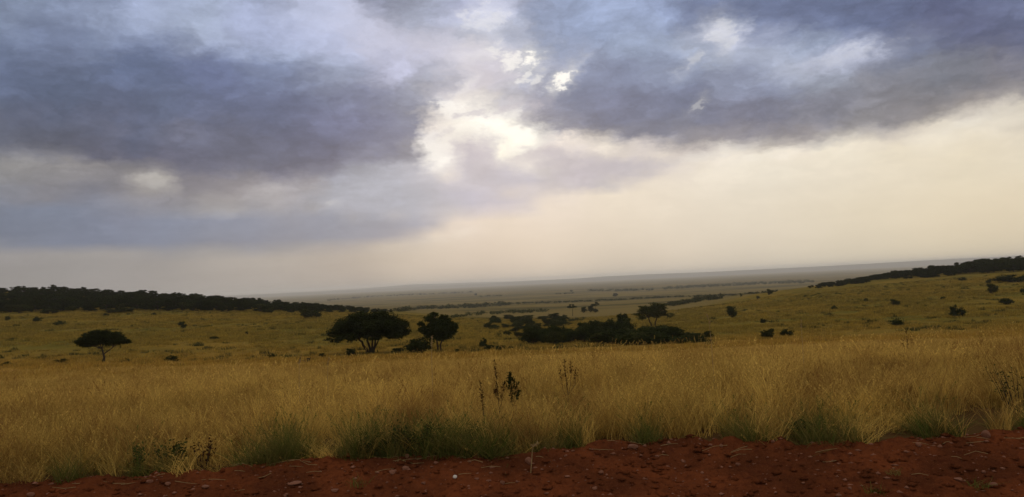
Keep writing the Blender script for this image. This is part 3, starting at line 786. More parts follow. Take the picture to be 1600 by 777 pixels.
G_L, G_R = 'shrubs dotted over the left meadow', 'shrubs dotted over the right slope'
SH = [
 (12,502,7,7,'tiny dark shrub at the left edge of the picture, just below the wood',G_L),
 (60,504,12,10,'peaked dark shrub on the left meadow, left of a lower round one',G_L),
 (92,509,12,7,'low round shrub on the left meadow, beside a peaked one',G_L),
 (165,494,8,4,'flat little shrub on the left meadow above the lone acacia',G_L),
 (241,493,7,4,'tiny shrub below the wood, up-slope from the notched dark shrub',G_L),
 (285,514,12,10,'small notched dark shrub standing alone in the middle of the left meadow',G_L),
 (335,531,13,6,'flat dark shrub low on the left meadow between acacia and big tree',G_L),
 (386,524,5,5,'speck-sized shrub on the left meadow, up-slope from the flat dark one',G_L),
 (95,567,16,7,'flat shrub in the grass just left of the lone acacia trunk',G_L),
 (12,572,16,6,'flat dark shrub where golden grass begins at the left edge',G_L),
 (265,567,24,10,'wide low dark shrub right of the lone acacia where golden grass begins',G_L),
 (424,560,9,8,'small upright shrub at the golden grass edge, left of the dead stump',G_L),
 (504,559,11,6,'faint low shrub at the golden grass edge, right of the dead stump',G_L),
 (549,557,17,11,'dark rounded shrub just left of the large acacia trunk',G_L),
 (620,554,22,9,'low brown-green shrub between the large acacia and the big round bush',G_L),
 (475,498,30,13,'wide bush at the lower edge of the left wood',G_L),
 (494,497,20,10,'right-hand bush of a joined pair below the left wood',G_L),
 (715,552,7,6,'tiny shrub just right of the two-trunked tree',G_L),
 (755,544,13,14,'upright dark shrub in the swale right of the two-trunked tree',G_L),
 (764,547,16,7,'low shrub at the foot of the upright one in the swale',G_L),
 (782,548,15,10,'rounded brown shrub in the swale, third from the two-trunked tree',G_L),
 (800,546,10,6,'low faint shrub at the right end of the swale row',G_L),
 (793,524,12,8,'small round shrub in the open below the valley brush',G_L),
 (1106,530,14,11,'brown shrub just right of the long dark thicket',G_R),
 (1144,498,17,17,'tall dark shrub with a notch, highest of the near slope by the valley',G_R),
 (1157,464,5,5,'tiny tree-like shrub where slope meets plain, left of its pair',G_R),
 (1184,468,5,5,'speck-sized shrub on the slope edge between two larger ones',G_R),
 (1201,461,11,8,'wide-topped small shrub on the skyline of the slope edge',G_R),
 (1192,505,8,7,'small brown shrub on the slope above the pair of dark bushes',G_R),
 (1195,529,16,14,'left bush of the dark pair at the foot of the right slope',G_R),
 (1206,529,14,14,'middle bush of the dark clump at the foot of the right slope',G_R),
 (1231,526,17,13,'separate smaller bush right of the dark pair at the slope foot',G_R),
 (1304,484,8,6,'small faint shrub high on the middle of the right slope',G_R),
 (1353,472,7,5,'tiny shrub on the right slope above the oval dark one',G_R),
 (1396,479,17,10,'oval dark shrub in the middle of the right slope',G_R),
 (1399,509,19,10,'low double-topped dark shrub on the lower right slope',G_R),
 (1360,505,10,5,'faint low shrub left of the double-topped one',G_R),
 (1474,468,8,5,'small faint shrub up-slope from the large cone-shaped one',G_R),
 (1495,495,21,16,'large cone-shaped dark shrub on the right slope',G_R),
 (1549,460,15,15,'round grey-green shrub high on the far right slope',G_R),
 (1573,476,18,11,'wide dark shrub near the right edge below the round grey-green one',G_R),
 (1503,439,10,6,'small shrub just under the right ridge',G_R),
 (1548,443,12,6,'small shrub left of the wide bush under the right ridge',G_R),
 (1585,441,46,13,'widest bush under the right ridge, cut by the right edge',G_R),
 (1600,458,10,8,'shrub cut by the right edge of the picture, half-way up the slope',G_R),
 (912,489,9,8,'left one of three round bushes by the small acacia on the plain','bushes by the small acacias'),
 (923,488,10,9,'tallest middle one of three round bushes on the plain','bushes by the small acacias'),
 (931,488,7,6,'smallest right one of three round bushes on the plain','bushes by the small acacias'),
 (743,462,4,4,'speck of a tree on the far plain left of the dark strip','far specks on the plain'),
 (893,456,4,3,'speck of a tree on the far plain near the horizon','far specks on the plain'),
 (962,464,8,5,'lone dark tree on the far plain above the long hedge line','far specks on the plain'),
]
for (u, v, wp, hp, lab, g) in SH: add_shrub(u, v, wp, hp, lab, g)
add_shrub(652, 560, 42, 27, 'big round dark bush between the large acacia and the two-trunked tree', 'bushes by the large trees', y=106, pick=3)

# thicket filling the valley bottom
TH = []
def fill(n, region, seed, lab, pick=None):
    r = np.random.default_rng(seed)
    for i in range(n):
        u, v, wp, hp = region(r)
        o = add_shrub(u, v, wp, hp, lab, 'shrubs of the valley thicket', 'thicket_shrub', pick=pick if i % 4 else None)
        TH.append(o)
LAB_T = 'dark shrub merging with its neighbours in the valley thicket'
def rC(r):
    k = r.random(); u = 935 + k * 156
    return u, 541 - 5 * k - r.uniform(0, 6), r.uniform(32, 52), (21 if k < .8 else 16) * r.uniform(.7, 1.0) * (0.62 if k > .93 else 1)
fill(44, rC, 1, 'dark shrub in the long low thicket beneath the airy acacia')
def rB(r):
    k = r.random(); u = 880 + k * 104
    return u, 537 - 8 * k - r.uniform(0, 8), r.uniform(18, 28), (18 + 12 * k) * r.uniform(.75, 1.0)
fill(28, rB, 2, 'tall dark shrub in the thicket crest just left of the airy acacia')
def rA(r):
    k = r.random(); u = 828 + k * 54
    return u, 541 - r.uniform(0, 10), r.uniform(20, 30), r.uniform(14, 24)
fill(16, rA, 3, 'dark shrub in the rounded left clump of the valley thicket')
def rD(r):
    k = r.random(); u = 765 + k * 120
    return u, 519 - r.uniform(0, 20), r.uniform(12, 24), r.uniform(5, 9)
fill(40, rD, 4, 'olive shrub in the brush receding up the valley beyond the thicket', 2)
def rE(r):
    k = r.random(); u = 806 + k * 50
    return u, 532 - r.uniform(0, 12), r.uniform(14, 24), r.uniform(7, 12)
fill(8, rE, 5, 'small olive shrub between the left thicket clump and the receding brush', 2)

# wood on the left ridge
LAB_W = 'dark rounded tree deep inside the dense wood on the left ridge'
cnt = 0
for row, y in enumerate([338, 356, 376, 400, 430, 462, 498, 540]):
    sp = 17.5 if row < 2 else 15.5
    u = -20.0 + random.uniform(0, 10)
    while u < 612:
        uu = u + random.uniform(-4, 4)
        yj = y + random.uniform(-12, 12)
        x = at_depth(uu, yj); z = terr1(x, yj)
        v = 440 - 0.047 * (uu - 800) - z / yj * F_PX
        vb = np.interp(uu, [0, 100, 200, 300, 400, 480, 560, 620], [490, 488, 485, 487, 489, 489, 490, 490])
        if v < vb:
            k = float(np.interp(uu, [0, 350, 450, 620], [1.25, 1.1, 0.85, 0.62])) * random.uniform(0.75, 1.12)
            o = instance(WOODP, random.randrange(4)); o.name = 'woodland_tree'
            o.location = (x, yj, z - 0.25); o.rotation_euler = (0, 0, random.uniform(0, 6.28)); o.scale = (k * 1.25, k * 1.25, k * random.uniform(.8, .95))
            tag(o, ('dark rounded tree at the front edge of the left ridge wood' if row < 2 else 'dark rounded tree on the skyline of the left ridge wood' if row > 5 else LAB_W), 'tree', 'trees of the wood on the left ridge'); cnt += 1
        u += sp * random.uniform(0.8, 1.25)
print('left wood', cnt)
r_ = np.random.default_rng(77)
for i in range(26):                                  # ragged lower edge of the wood
    u = r_.uniform(0, 240) if i < 18 else r_.uniform(240, 460)
    add_shrub(u, np.interp(u, [0, 120, 240, 460], [492, 494, 489, 490]) - r_.uniform(0, 8), r_.uniform(10, 24), r_.uniform(6, 12), 'low olive shrub along the ragged lower edge of the left wood', 'edge shrubs below the left wood', 'edge_shrub', pick=2)

# scrub on the right ridge
LAB_R = 'low dark scrub tree in the thin line tapering down the right ridge'
cnt = 0
for i in range(2600):
    if cnt >= 240: break
    u = 1262 + 348 * random.random()
    y = random.uniform(400, 600)
    x = at_depth(u, y); z = terr1(x, y); v = 440 - 0.047 * (u - 800) - z / y * F_PX
    vb = np.interp(u, [1265, 1331, 1369, 1428, 1506, 1544, 1610], [453, 446, 440, 436, 431, 428, 424])
    if v > vb: continue
    k = float(np.interp(u, [1265, 1330, 1400, 1610], [0.45, 0.65, 1.05, 1.5])) * random.uniform(0.7, 1.1)
    o = instance(WOODP, random.randrange(4)); o.name = 'ridge_tree'
    o.location = (x, y, z - 0.2); o.rotation_euler = (0, 0, random.uniform(0, 6.28)); o.scale = (k * 1.3, k * 1.3, k * random.uniform(.8, 1.0))
    tag(o, (LAB_R if u < 1420 else 'larger dark scrub tree massed on the right ridge near the picture edge'), 'tree', 'scrub trees of the right ridge'); cnt += 1
print('right', cnt)

# ------------------------------------------------------------------ far tree lines on the plain
def treeline(poly, thick, dens, hgt, label, leafk=0.28):
    P = []
    for (u0, v0), (u1, v1) in zip(poly[:-1], poly[1:]):
        n = max(2, int(abs(u1 - u0) * dens))
        for k in rng.random(n):
            u = u0 + (u1 - u0) * k; v = v0 + (v1 - v0) * k
            x, y = ground_hit(u, v + rng.uniform(-.5, .5) * thick)
            h = hgt * y / F_PX * rng.uniform(.4, 1.15)
            z = terr1(x, y)
            w_ = h * rng.uniform(1.0, 2.2)
            P.append((in_ellipsoid(34, (x, y, z + h * .5), (w_ * .6, w_ * .6, h * .5), .3), h * leafk))
    Vs = []; o = 0; Fs = []
    for c, s in P:
        V, Fq = leaf_quads(c, s, .8); Vs.append(V); Fs.append(Fq + o); o += len(V)
    ob = obj('distant_treeline', fast_mesh('distant_treeline', np.concatenate(Vs), np.concatenate(Fs), M_LEAF2))
    tag(ob, label, 'treeline', kind='stuff')
treeline([(618, 487), (665, 482.5), (740, 480), (795, 476)], 3, 0.9, 5, 'scrubby treeline crossing the plain behind the two-trunked tree')
treeline([(795, 475.5), (860, 473.5), (900, 472), (975, 468.5), (1040, 465), (1150, 461.5), (1215, 456)], 1.2, 1.1, 2.6, 'long thin hedge of trees running across the middle plain')
treeline([(706, 497), (740, 492), (800, 489), (855, 486.5)], 3, 0.8, 4.5, 'treeline along the near side of the pale plain strip')
treeline([(1034, 480), (1070, 474), (1100, 469), (1130, 465)], 4, 1.4, 6, 'dark treeline slanting away behind the airy acacia')
treeline([(920, 455), (970, 455), (1020, 453.5)], 1.5, 1.0, 3, 'short dark wood on the far plain')
treeline([(1037, 452), (1100, 448), (1180, 444), (1270, 441)], 3.0, 1.5, 3, 'long dark wood on the far plain meeting the right slope')
treeline([(745, 464), (784, 462.5)], .6, .9, 2, 'short dark strip on the far plain')
treeline([(868, 460), (896, 459)], .6, .9, 2, 'short faint strip near the middle of the far plain')
treeline([(511, 470), (580, 464), (670, 460), (742, 457)], 1.2, .8, 2, 'thin faint wood along the far plain above the large acacia')
treeline([(880, 504), (905, 501), (915, 498)], 3, .8, 4, 'brown brush on the valley floor left of the thicket crest')

# ------------------------------------------------------------------ grass prototypes (kept out of the scene, used by the grass only)
def blades(n, spread, h0, h1, w0, lean, seg=3, heads=0.0, curve=0.25, hw=0.012):
    V = []; Fq = []; o = 0
    for i in range(n):
        a = rng.uniform(0, 6.28); r0 = spread * math.sqrt(rng.random())
        bx, by = r0 * math.cos(a), r0 * math.sin(a)
        la = rng.uniform(0, 6.28); l = abs(rng.normal()) * lean
        h = rng.uniform(h0, h1); wd = w0 * rng.uniform(.6, 1.3)
        fa = rng.uniform(0, 6.28); fx, fy = math.cos(fa), math.sin(fa)
        pts = []
        for k in range(seg + 1):
            t = k / seg
            pts.append((bx + math.cos(la) * (l * t + curve * t * t * rng.uniform(.6, 1.2)) * h * (1 if curve else 1), by + math.sin(la) * (l * t + curve * t * t) * h, h * t * (1 - 0.25 * curve * t)))
        for k, p in enumerate(pts):
            ww = wd * (1 - (k / seg) ** 1.5 * 0.85) / 2
            V.append((p[0] - fx * ww, p[1] - fy * ww, p[2])); V.append((p[0] + fx * ww, p[1] + fy * ww, p[2]))
        for k in range(seg): Fq.append([o + 2 * k, o + 2 * k + 1, o + 2 * k + 3, o + 2 * k + 2])
        o = len(V)
        if rng.random() < heads:
            tx, ty, tz = pts[-1]; px, py, pz = pts[-2]
            d = np.array([tx - px, ty - py, tz - pz]); d /= np.linalg.norm(d)
            for j in range(7):
                c = np.array(pts[-1]) - d * 0.018 * j + rng.normal(size=3) * hw * 0.5
                s = hw * rng.uniform(.5, 1.1); q_ = rng.uniform(0, 6.28); e = np.array([math.cos(q_), math.sin(q_), .3]) * s
                V += [tuple(c - e * .4), tuple(c + d * 0.02 - e * .1), tuple(c + d * .03 + e * .5), tuple(c + e * .6)]
                Fq.append([o, o + 1, o + 2, o + 3]); o = len(V)
    return np.array(V), np.array(Fq)

def proto_coll(name, specs, mat):
    c = bpy.data.collections.new(name)
    for i, s in enumerate(specs):
        V, Fq = blades(**s)
        me = fast_mesh('tuft', V, Fq, mat); o = bpy.data.objects.new('%s_tuft' % name + chr(97 + i), me); c.objects.link(o)
    return c, len(specs)

def scatter(name, label, coll, P, S, tilt=0.08):
    c, n = coll; N = len(P)
    me = bpy.data.meshes.new(name); me.vertices.add(N); me.vertices.foreach_set('co', np.asarray(P, np.float32).ravel())
    a = me.attributes.new('rot', 'FLOAT_VECTOR', 'POINT')
    R = np.stack([rng.normal(0, tilt, N), rng.normal(0, tilt, N), rng.uniform(0, 6.28, N)], -1).astype(np.float32); a.data.foreach_set('vector', R.ravel())
    a = me.attributes.new('scl', 'FLOAT_VECTOR', 'POINT'); a.data.foreach_set('vector', np.asarray(S, np.float32).ravel())
    a = me.attributes.new('pick', 'INT', 'POINT'); a.data.foreach_set('value', rng.integers(0, n, N).astype(np.int32))
    o = obj(name, me); tag(o, label, 'grass', kind='stuff')
    ng = bpy.data.node_groups.new(name + '_scatter', 'GeometryNodeTree')
    ng.interface.new_socket('Geometry', in_out='INPUT', socket_type='NodeSocketGeometry')
    ng.interface.new_socket('Geometry', in_out='OUTPUT', socket_type='NodeSocketGeometry')
    gi = ng.nodes.new('NodeGroupInput'); go = ng.nodes.new('NodeGroupOutput')
    ci = ng.nodes.new('GeometryNodeCollectionInfo'); ci.inputs['Collection'].default_value = c; ci.inputs['Separate Children'].default_value = True; ci.inputs['Reset Children'].default_value = True
    ip = ng.nodes.new('GeometryNodeInstanceOnPoints'); ip.inputs['Pick Instance'].default_value = True
    def na(nm, typ):
        q_ = ng.nodes.new('GeometryNodeInputNamedAttribute'); q_.data_type = typ; q_.inputs[0].default_value = nm; return q_.outputs[0]
    L = ng.links
    L.new(gi.outputs[0], ip.inputs['Points']); L.new(ci.outputs[0], ip.inputs['Instance'])
    L.new(na('pick', 'INT'), ip.inputs['Instance Index']); L.new(na('rot', 'FLOAT_VECTOR'), ip.inputs['Rotation']); L.new(na('scl', 'FLOAT_VECTOR'), ip.inputs['Scale'])
    L.new(ip.outputs[0], go.inputs[0])
    md = o.modifiers.new('scatter', 'NODES'); md.node_group = ng
    return o

DRY = proto_coll('dry_grass', [
    dict(n=60, spread=.14, h0=.35, h1=.85, w0=.0085, lean=.16, heads=.25),
    dict(n=70, spread=.18, h0=.30, h1=.75, w0=.0075, lean=.22, heads=.15),
    dict(n=46, spread=.10, h0=.45, h1=.95, w0=.0075, lean=.12, heads=.4),
    dict(n=60, spread=.16, h0=.25, h1=.65, w0=.009, lean=.30, heads=.1),
    dict(n=50, spread=.15, h0=.40, h1=.80, w0=.0085, lean=.20, heads=.3)], M_DRY)
MID = proto_coll('mid_grass', [
    dict(n=80, spread=.45, h0=.3, h1=.75, w0=.013, lean=.18, heads=.12, hw=.02, seg=2),
    dict(n=90, spread=.50, h0=.3, h1=.65, w0=.012, lean=.25, heads=.05, hw=.02, seg=2),
    dict(n=70, spread=.40, h0=.35, h1=.85, w0=.012, lean=.16, heads=.2, hw=.02, seg=2)], M_DRY)
FLD = proto_coll('field_grass', [
    dict(n=60, spread=1.0, h0=.15, h1=.5, w0=.05, lean=.3, heads=0, seg=2),
    dict(n=50, spread=1.2, h0=.12, h1=.4, w0=.06, lean=.35, heads=0, seg=2),
    dict(n=70, spread=.8, h0=.2, h1=.6, w0=.045, lean=.25, heads=0, seg=2)], M_FIELD)
GRN = proto_coll('green_grass', [
    dict(n=60, spread=.14, h0=.12, h1=.6, w0=.007, lean=.35, heads=0, curve=.35),
    dict(n=50, spread=.14, h0=.15, h1=.65, w0=.006, lean=.28, heads=0.1, curve=.25),
    dict(n=90, spread=.16, h0=.12, h1=.35, w0=.008, lean=.6, heads=0, curve=.5)], M_GREEN)

def zone(y0, y1, dens, half=0.70, pad=1.5):
    area = half * (y1 ** 2 - y0 ** 2) + 2 * pad * (y1 - y0)
    n = int(area * dens * 1.3)
    y = np.sqrt(rng.uniform(y0 ** 2, y1 ** 2, n)); x = rng.uniform(-1, 1, n) * (half * y + pad)
    return x, y
# near golden grass
x, y = zone(9.0, 20, 19, .7, 3.5); e = edge_y(x)
dd = y - e
keep = ((dd > 0.02 + 0.12 * rng.random(len(x))) | ((dd > -.22) & (rng.random(len(x)) < .12))) & (rng.random(len(x)) < np.clip(0.40 + dd * 0.45, .3, 1)) & (rng.random(len(x)) < np.clip((fbm(x * 1.3, y * 1.1 + 3, 3) - .30) * 3.2, .18, 1))
x = x[keep]; y = y[keep]; dd = dd[keep]
z = np.where(y < 9.95, np.maximum(road_z(x, y, False), terr(x, y)), terr(x, y)) - .02
hs = (0.18 + 1.20 * fbm(x * .7 + 9, y * .7, 3)) * np.clip(0.62 + dd * 0.35, 0, 1) * rng.uniform(.75, 1.2, len(x))
scatter('dry_grass', 'tall golden dry grass beside the red road', DRY, np.stack([x, y, z], -1), np.stack([rng.uniform(.8, 1.3, len(x))] * 2 + [hs], -1), .1)
print('near tufts', len(x))
x, y = zone(19, 72, 5.2, .7, 4)
keep = rng.random(len(x)) < np.clip(1.5 - y / 52 + (fbm(x * .12, y * .16, 3) - .5) * 2.2, .12, 1)
x = x[keep]; y = y[keep]
hs = (0.30 + 0.95 * fbm(x * .16 + 9, y * .22, 3)) * rng.uniform(.65, 1.15, len(x)) * np.clip(1.25 - y / 110, .5, 1) * (1 - .35 * np.clip((y - 25) / 25, 0, 1) * np.clip(x / y / .35, 0, 1))
scatter('golden_field_grass', 'golden grass filling the near field as far as the trees', MID, np.stack([x, y, terr(x, y) - .03], -1), np.stack([rng.uniform(.9, 1.5, len(x))] * 2 + [hs], -1))
print('mid tufts', len(x))
x, y = zone(44, 420, 0.36, .72)
keep = (rng.random(len(x)) < np.clip(1.3 - y / 350, .25, 1)) & (fbm(x * .05, y * .06, 3) + rng.normal(0, .08, len(x)) > .42)
x = x[keep]; y = y[keep]; k = np.clip(y / 140, .8, 1.8)
scatter('meadow_grass', 'olive and ochre meadow grass on the slopes round the valley', FLD, np.stack([x, y, terr(x, y) - .05], -1), np.stack([k * rng.uniform(.8, 1.4, len(x))] * 2 + [rng.uniform(.6, 1.2, len(x)) * np.clip(k, 1, 1.3)], -1))
print('field tufts', len(x))

x, y = zone(10, 34, 0.9)
keep = fbm(x * .3 + 50, y * .3, 3) + rng.normal(0, .08, len(x)) > .5
x = x[keep]; y = y[keep]
TALL = proto_coll('tall_grass', [dict(n=7, spread=.3, h0=.8, h1=1.25, w0=.008, lean=.12, heads=1.0, hw=.02), dict(n=5, spread=.25, h0=.7, h1=1.1, w0=.008, lean=.2, heads=1.0, hw=.018)], M_DRY)
scatter('tall_grass', 'sparse taller grass stalks with seed heads above the golden grass', TALL, np.stack([x, y, terr(x, y) - .02], -1), np.stack([rng.uniform(.8, 1.3, len(x))] * 2 + [rng.uniform(.75, 1.1, len(x))], -1), .08)
# low brown tussocks that mottle the slopes
x, y = zone(95, 420, 0.03, .72)
keep = fbm(x * .03 + 5, y * .04, 3) + rng.normal(0, .1, len(x)) > .5
x = x[keep]; y = y[keep]
TUS = proto_coll('tussock', [dict(n=70, spread=.9, h0=.3, h1=.8, w0=.07, lean=.3, heads=0, seg=2), dict(n=60, spread=1.4, h0=.2, h1=.6, w0=.07, lean=.4, heads=0, seg=2)], M_LEAF2)
scatter('tussock_grass', 'small brown-green tussocks mottling the slopes', TUS, np.stack([x, y, terr(x, y) - .05], -1), np.stack([rng.uniform(.4, 1.3, len(x))] * 2 + [rng.uniform(.5, 1.2, len(x))], -1))
# green tufts along the verge
GT = [(430, 24, 40), (400, 18, 12), (540, 20, 26), (600, 40, 30), (690, 46, 46), (745, 24, 26), (830, 18, 6), (870, 18, 7), (1000, 10, 8), (1150, 14, 10), (1240, 22, 14), (1300, 20, 8), (1440, 26, 14), (240, 40, 8), (130, 20, 4), (1575, 16, 6)]
X = []; Yv = []; Hs = []
for (u, su, n) in GT:
    for _ in range(n):
        uu = u + rng.normal() * su * .6; x0 = (uu - 800) / F_PX * 9.7
        X.append(x0); Yv.append(float(edge_y(x0)) + rng.uniform(0.0, .75)); Hs.append(rng.uniform(.5, 1.1))
X = np.array(X); Yv = np.array(Yv)
z = np.maximum(road_z(X, Yv, False), terr(X, Yv)) - .02
scatter('green_grass', 'green grass tufts sprouting along the edge of the red road', GRN, np.stack([X, Yv, z], -1), np.stack([rng.uniform(.7, 1.2, len(X))] * 2 + [Hs], -1), .15)
# small sprouts out on the soil, each a thing
def soil_point(u, v):
    d = view_dir(u, v); s = d.x / d.y; t = d.z / d.y
    Y = np.linspace(6.5, 10.3, 600); g = t * Y - road_z(s * Y, Y)
    k = np.where(g <= 0)[0]; y = float(Y[k[0]]) if len(k) else 9.5
    return s * y, y, road_z1(s * y, y)
for (u, v, k, lab) in [(560, 759, .34, 'dark green sprout flat on the red soil at left of centre'), (1398, 742, .22, 'small green tuft on the red road below the leafy verge'),
                       (1370, 772, .30, 'green tuft at the bottom edge of the picture'), (1528, 763, .32, 'dark green tuft low on the right of the red road')]:
    V, Fq = blades(60, .35, .12, .4, .02, .7, curve=.5)
    o = obj('grass_tuft', fast_mesh('grass_tuft', V, Fq, M_GREEN)); o.location = soil_point(u, v); o.scale = (k, k, k * .9)
    tag(o, lab, 'grass tuft', 'green sprouts on the red road')

# ------------------------------------------------------------------ verge weeds
def verge_pt(u, y):
    x = at_depth(u, y); return (x, y, max(terr1(x, y), road_z1(x, y) if y < 10 else -99) - .02)
def spike_weed(u, y, H, spikes, label, mat=M_BROWN, name='seed_stalk', dens=70, leafy=.5, leaf=.016):
    """spikes: list of (t0 on main stem, dx, top height fraction, thickness)"""
    root = empty(name, verge_pt(u, y)); parts = []; pts = []
    main = [(0, 0, 0), (.01, 0, H * .35), (-.01, .01, H * .7), (-.03, 0, H)]
    parts.append(tube(main, [.006, .005, .004, .002], 5))
    n = dens
    for k in range(n):
        t = leafy + (1 - leafy) * rng.random(); z_ = H * t; xx = np.interp(z_, [0, H * .35, H * .7, H], [0, .01, -.01, -.03])
        pts.append((xx + rng.normal() * .012, rng.normal() * .012, z_))
    for (t0, dx, t1, th) in spikes:
        a = np.array((0, 0, H * t0)); b = np.array((dx, rng.normal() * .03, H * t1)); md = (a + b) / 2 + np.array((dx * .3, 0, -.02))
        parts.append(tube([a, md, b], [.004, .003, .002], 5))
        for k in range(int(n * .6)):
            q_ = .45 + .6 * rng.random(); c = md + (b - md) * (q_ * 1.0); pts.append(tuple(c + rng.normal(size=3) * th))
    V, Fq = joinm(parts); obj('stem', fast_mesh('stem', V, Fq, M_BARK, True), root)
    V, Fq = leaf_quads(np.array(pts), leaf, 1.0); obj('foliage_or_heads', fast_mesh('heads', V, Fq, mat), root)  # seed heads on every stalk but the leafy one, which bears leaves
    tag(root, label, 'weed', 'weeds along the verge')
spike_weed(770, 11.2, 1.12, [(.35, .09, .72, .018), (.3, .05, .58, .02), (.5, -.04, .62, .014)], 'tallest dark seed stalk rising above the golden grass near the centre', dens=120, leaf=.015)
spike_weed(792, 11.6, .92, [(.4, .05, .82, .03), (.4, -.02, .9, .03), (.45, .07, .7, .03)], 'bushy blackish stalk just right of the tallest seed stalk', M_LEAF, 'leafy_stalk', dens=150, leaf=.026)
spike_weed(746, 11.0, .85, [(.4, -.01, .85, .012)], 'thin rust-brown seed stalk left of the tallest one', dens=110, leaf=.014)
spike_weed(878, 13.0, 1.0, [(.35, .08, .95, .02), (.3, -.1, .85, .02), (.4, .16, .8, .02)], 'branched rusty weed among the grass right of centre', dens=80, leaf=.017)
spike_weed(1190, 12.0, .62, [(.3, .08, .9, .02), (.3, -.06, .8, .02)], 'small rusty weed at the foot of the tall grass right of centre', dens=60, leaf=.015)
spike_weed(1412, 22.0, 1.15, [(.3, .12, .8, .02), (.2, -.14, .75, .02)], 'forked brown stalk standing out of the golden field at right', dens=50, leaf=.02)

def leafy_weed(u, y, W, H, n, leaf, label, mat=M_HERB, name='leafy_weed', stems=7, group='weeds along the verge'):
    root = empty(name, verge_pt(u, y)); parts = []; pts = []
    for i in range(stems):
        b = np.array((rng.uniform(-.5, .5) * W, rng.uniform(-.5, .5) * min(W, .5), H * rng.uniform(.65, 1.0)))
        a = np.array((b[0] * .25, b[1] * .3, -.03)); md = a + (b - a) * .55 + np.array((0, 0, .05))
        parts.append(tube([a, md, b], [.006, .004, .002], 5))
        for k in range(n // stems):
            t = rng.random() ** .6; c = (a + (md - a) * t * 2) if t < .5 else (md + (b - md) * (t - .5) * 2)
            pts.append(c + rng.normal(size=3) * (leaf * 1.1 + .03 * W))
    V, Fq = joinm(parts); obj('stems', fast_mesh('stems', V, Fq, M_BARK, True), root)
    V, Fq = leaf_quads(np.array(pts), leaf, .9); obj('leaves', fast_mesh('leaves', V, Fq, mat), root)
    tag(root, label, 'weed', group)
leafy_weed(205, 9.75, .26, .40, 130, .026, 'dark nodding leafy weed, left one of the cluster by the red soil')
leafy_weed(262, 9.75, .55, .42, 300, .024, 'densest dark leafy weed in the middle of the left verge cluster')
leafy_weed(308, 9.8, .26, .40, 120, .024, 'thin dark leafy weed at the right of the left verge cluster', M_BROWN)
leafy_weed(590, 9.95, .55, .34, 900, .022, 'low dark green bush at the road edge, left of its larger neighbour', M_HERB, 'verge_bush', 12, 'low bushes on the verge')
leafy_weed(650, 9.95, .70, .42, 1500, .022, 'largest low dark green bush at the road edge left of centre', M_HERB, 'verge_bush', 16, 'low bushes on the verge')
leafy_weed(722, 10.1, .50, .36, 700, .020, 'low green bush at the road edge beneath the rusty seed stalk', M_HERB, 'verge_bush', 12, 'low bushes on the verge')
leafy_weed(1250, 9.85, .50, .30, 600, .018, 'low shadowy bush at the base of tall grass right of centre', M_HERB, 'verge_bush', 10, 'low bushes on the verge')
leafy_weed(1578, 11.0, .62, .72, 240, .020, 'open twiggy shrub with sparse small leaves at the right verge', M_LEAF2, 'twiggy_shrub', 18)
# dead stump half sunk in the field
def stump():
    x, y = ground_hit(480, 568); k = y / F_PX
    root = empty('dead_stump', (x, y, terr1(x, y)))
    parts = [limb((0, 0, -.2), (.1, 0, 8 * k), 3.2 * k, 2.2 * k, .05, 5), limb((.05, 0, 3 * k), (6 * k, 0, 9 * k), 1.6 * k, .5 * k, .1, 4), limb((-.05, 0, 2 * k), (-7 * k, .1, 5 * k), 2 * k, .8 * k, .1, 4)]
    V, Fq = joinm(parts); o = obj('trunk', fast_mesh('trunk', V, Fq, M_BARK, True), root)
    tag(root, 'reddish-brown dead stump half sunk where golden grass begins, left of the large acacia', 'stump')
stump()
# pale tall grass stalks that stand clear of the rest
for (u, y, H, dx, lab) in [(1108, 14.0, 1.62, -.05, 'pale bent stalk crossing the dark thicket at its right end'), (460, 13.0, 1.25, .04, 'pale tall stalk standing clear in the left golden grass'),
                       (505, 13.5, 1.2, .03, 'slim pale stalk right of another in the left golden grass'), (1248, 15, 1.45, 0, 'slender stalk in front of the dark bush pair at right'), (668, 14, 1.45, .03, 'pale stalk in front of the big round bush'), (815, 8.95, .33, .06, 'short pale straw standing on the red soil at centre')]:
    root = verge_pt(u, y)
    if y < 9.3: root = (at_depth(u, y), y, road_z1(at_depth(u, y), y))
    e = empty('tall_stalk', root)
    pts = [(0, 0, 0), (dx * .3, 0, H * .4), (dx * .5, .01, H * .75), (dx * .9, .01, H * .93), (dx * 1.6, 0, H)]
    V, Fq = tube(pts, [.0055, .005, .004, .003, .0015], 5)
    obj('stem', fast_mesh('stem', V, Fq, M_STRAW, True), e)
    c = np.array([np.array(pts[3]) * (1 - t) + np.array(pts[4]) * t + rng.normal(size=3) * .008 for t in rng.uniform(-.6, 1.1, 34)])
    V, Fq = leaf_quads(c, .017, 1.0); obj('seed_head', fast_mesh('seed_head', V, Fq, M_STRAW), e)
    tag(e, lab, 'stalk', 'pale stalks')

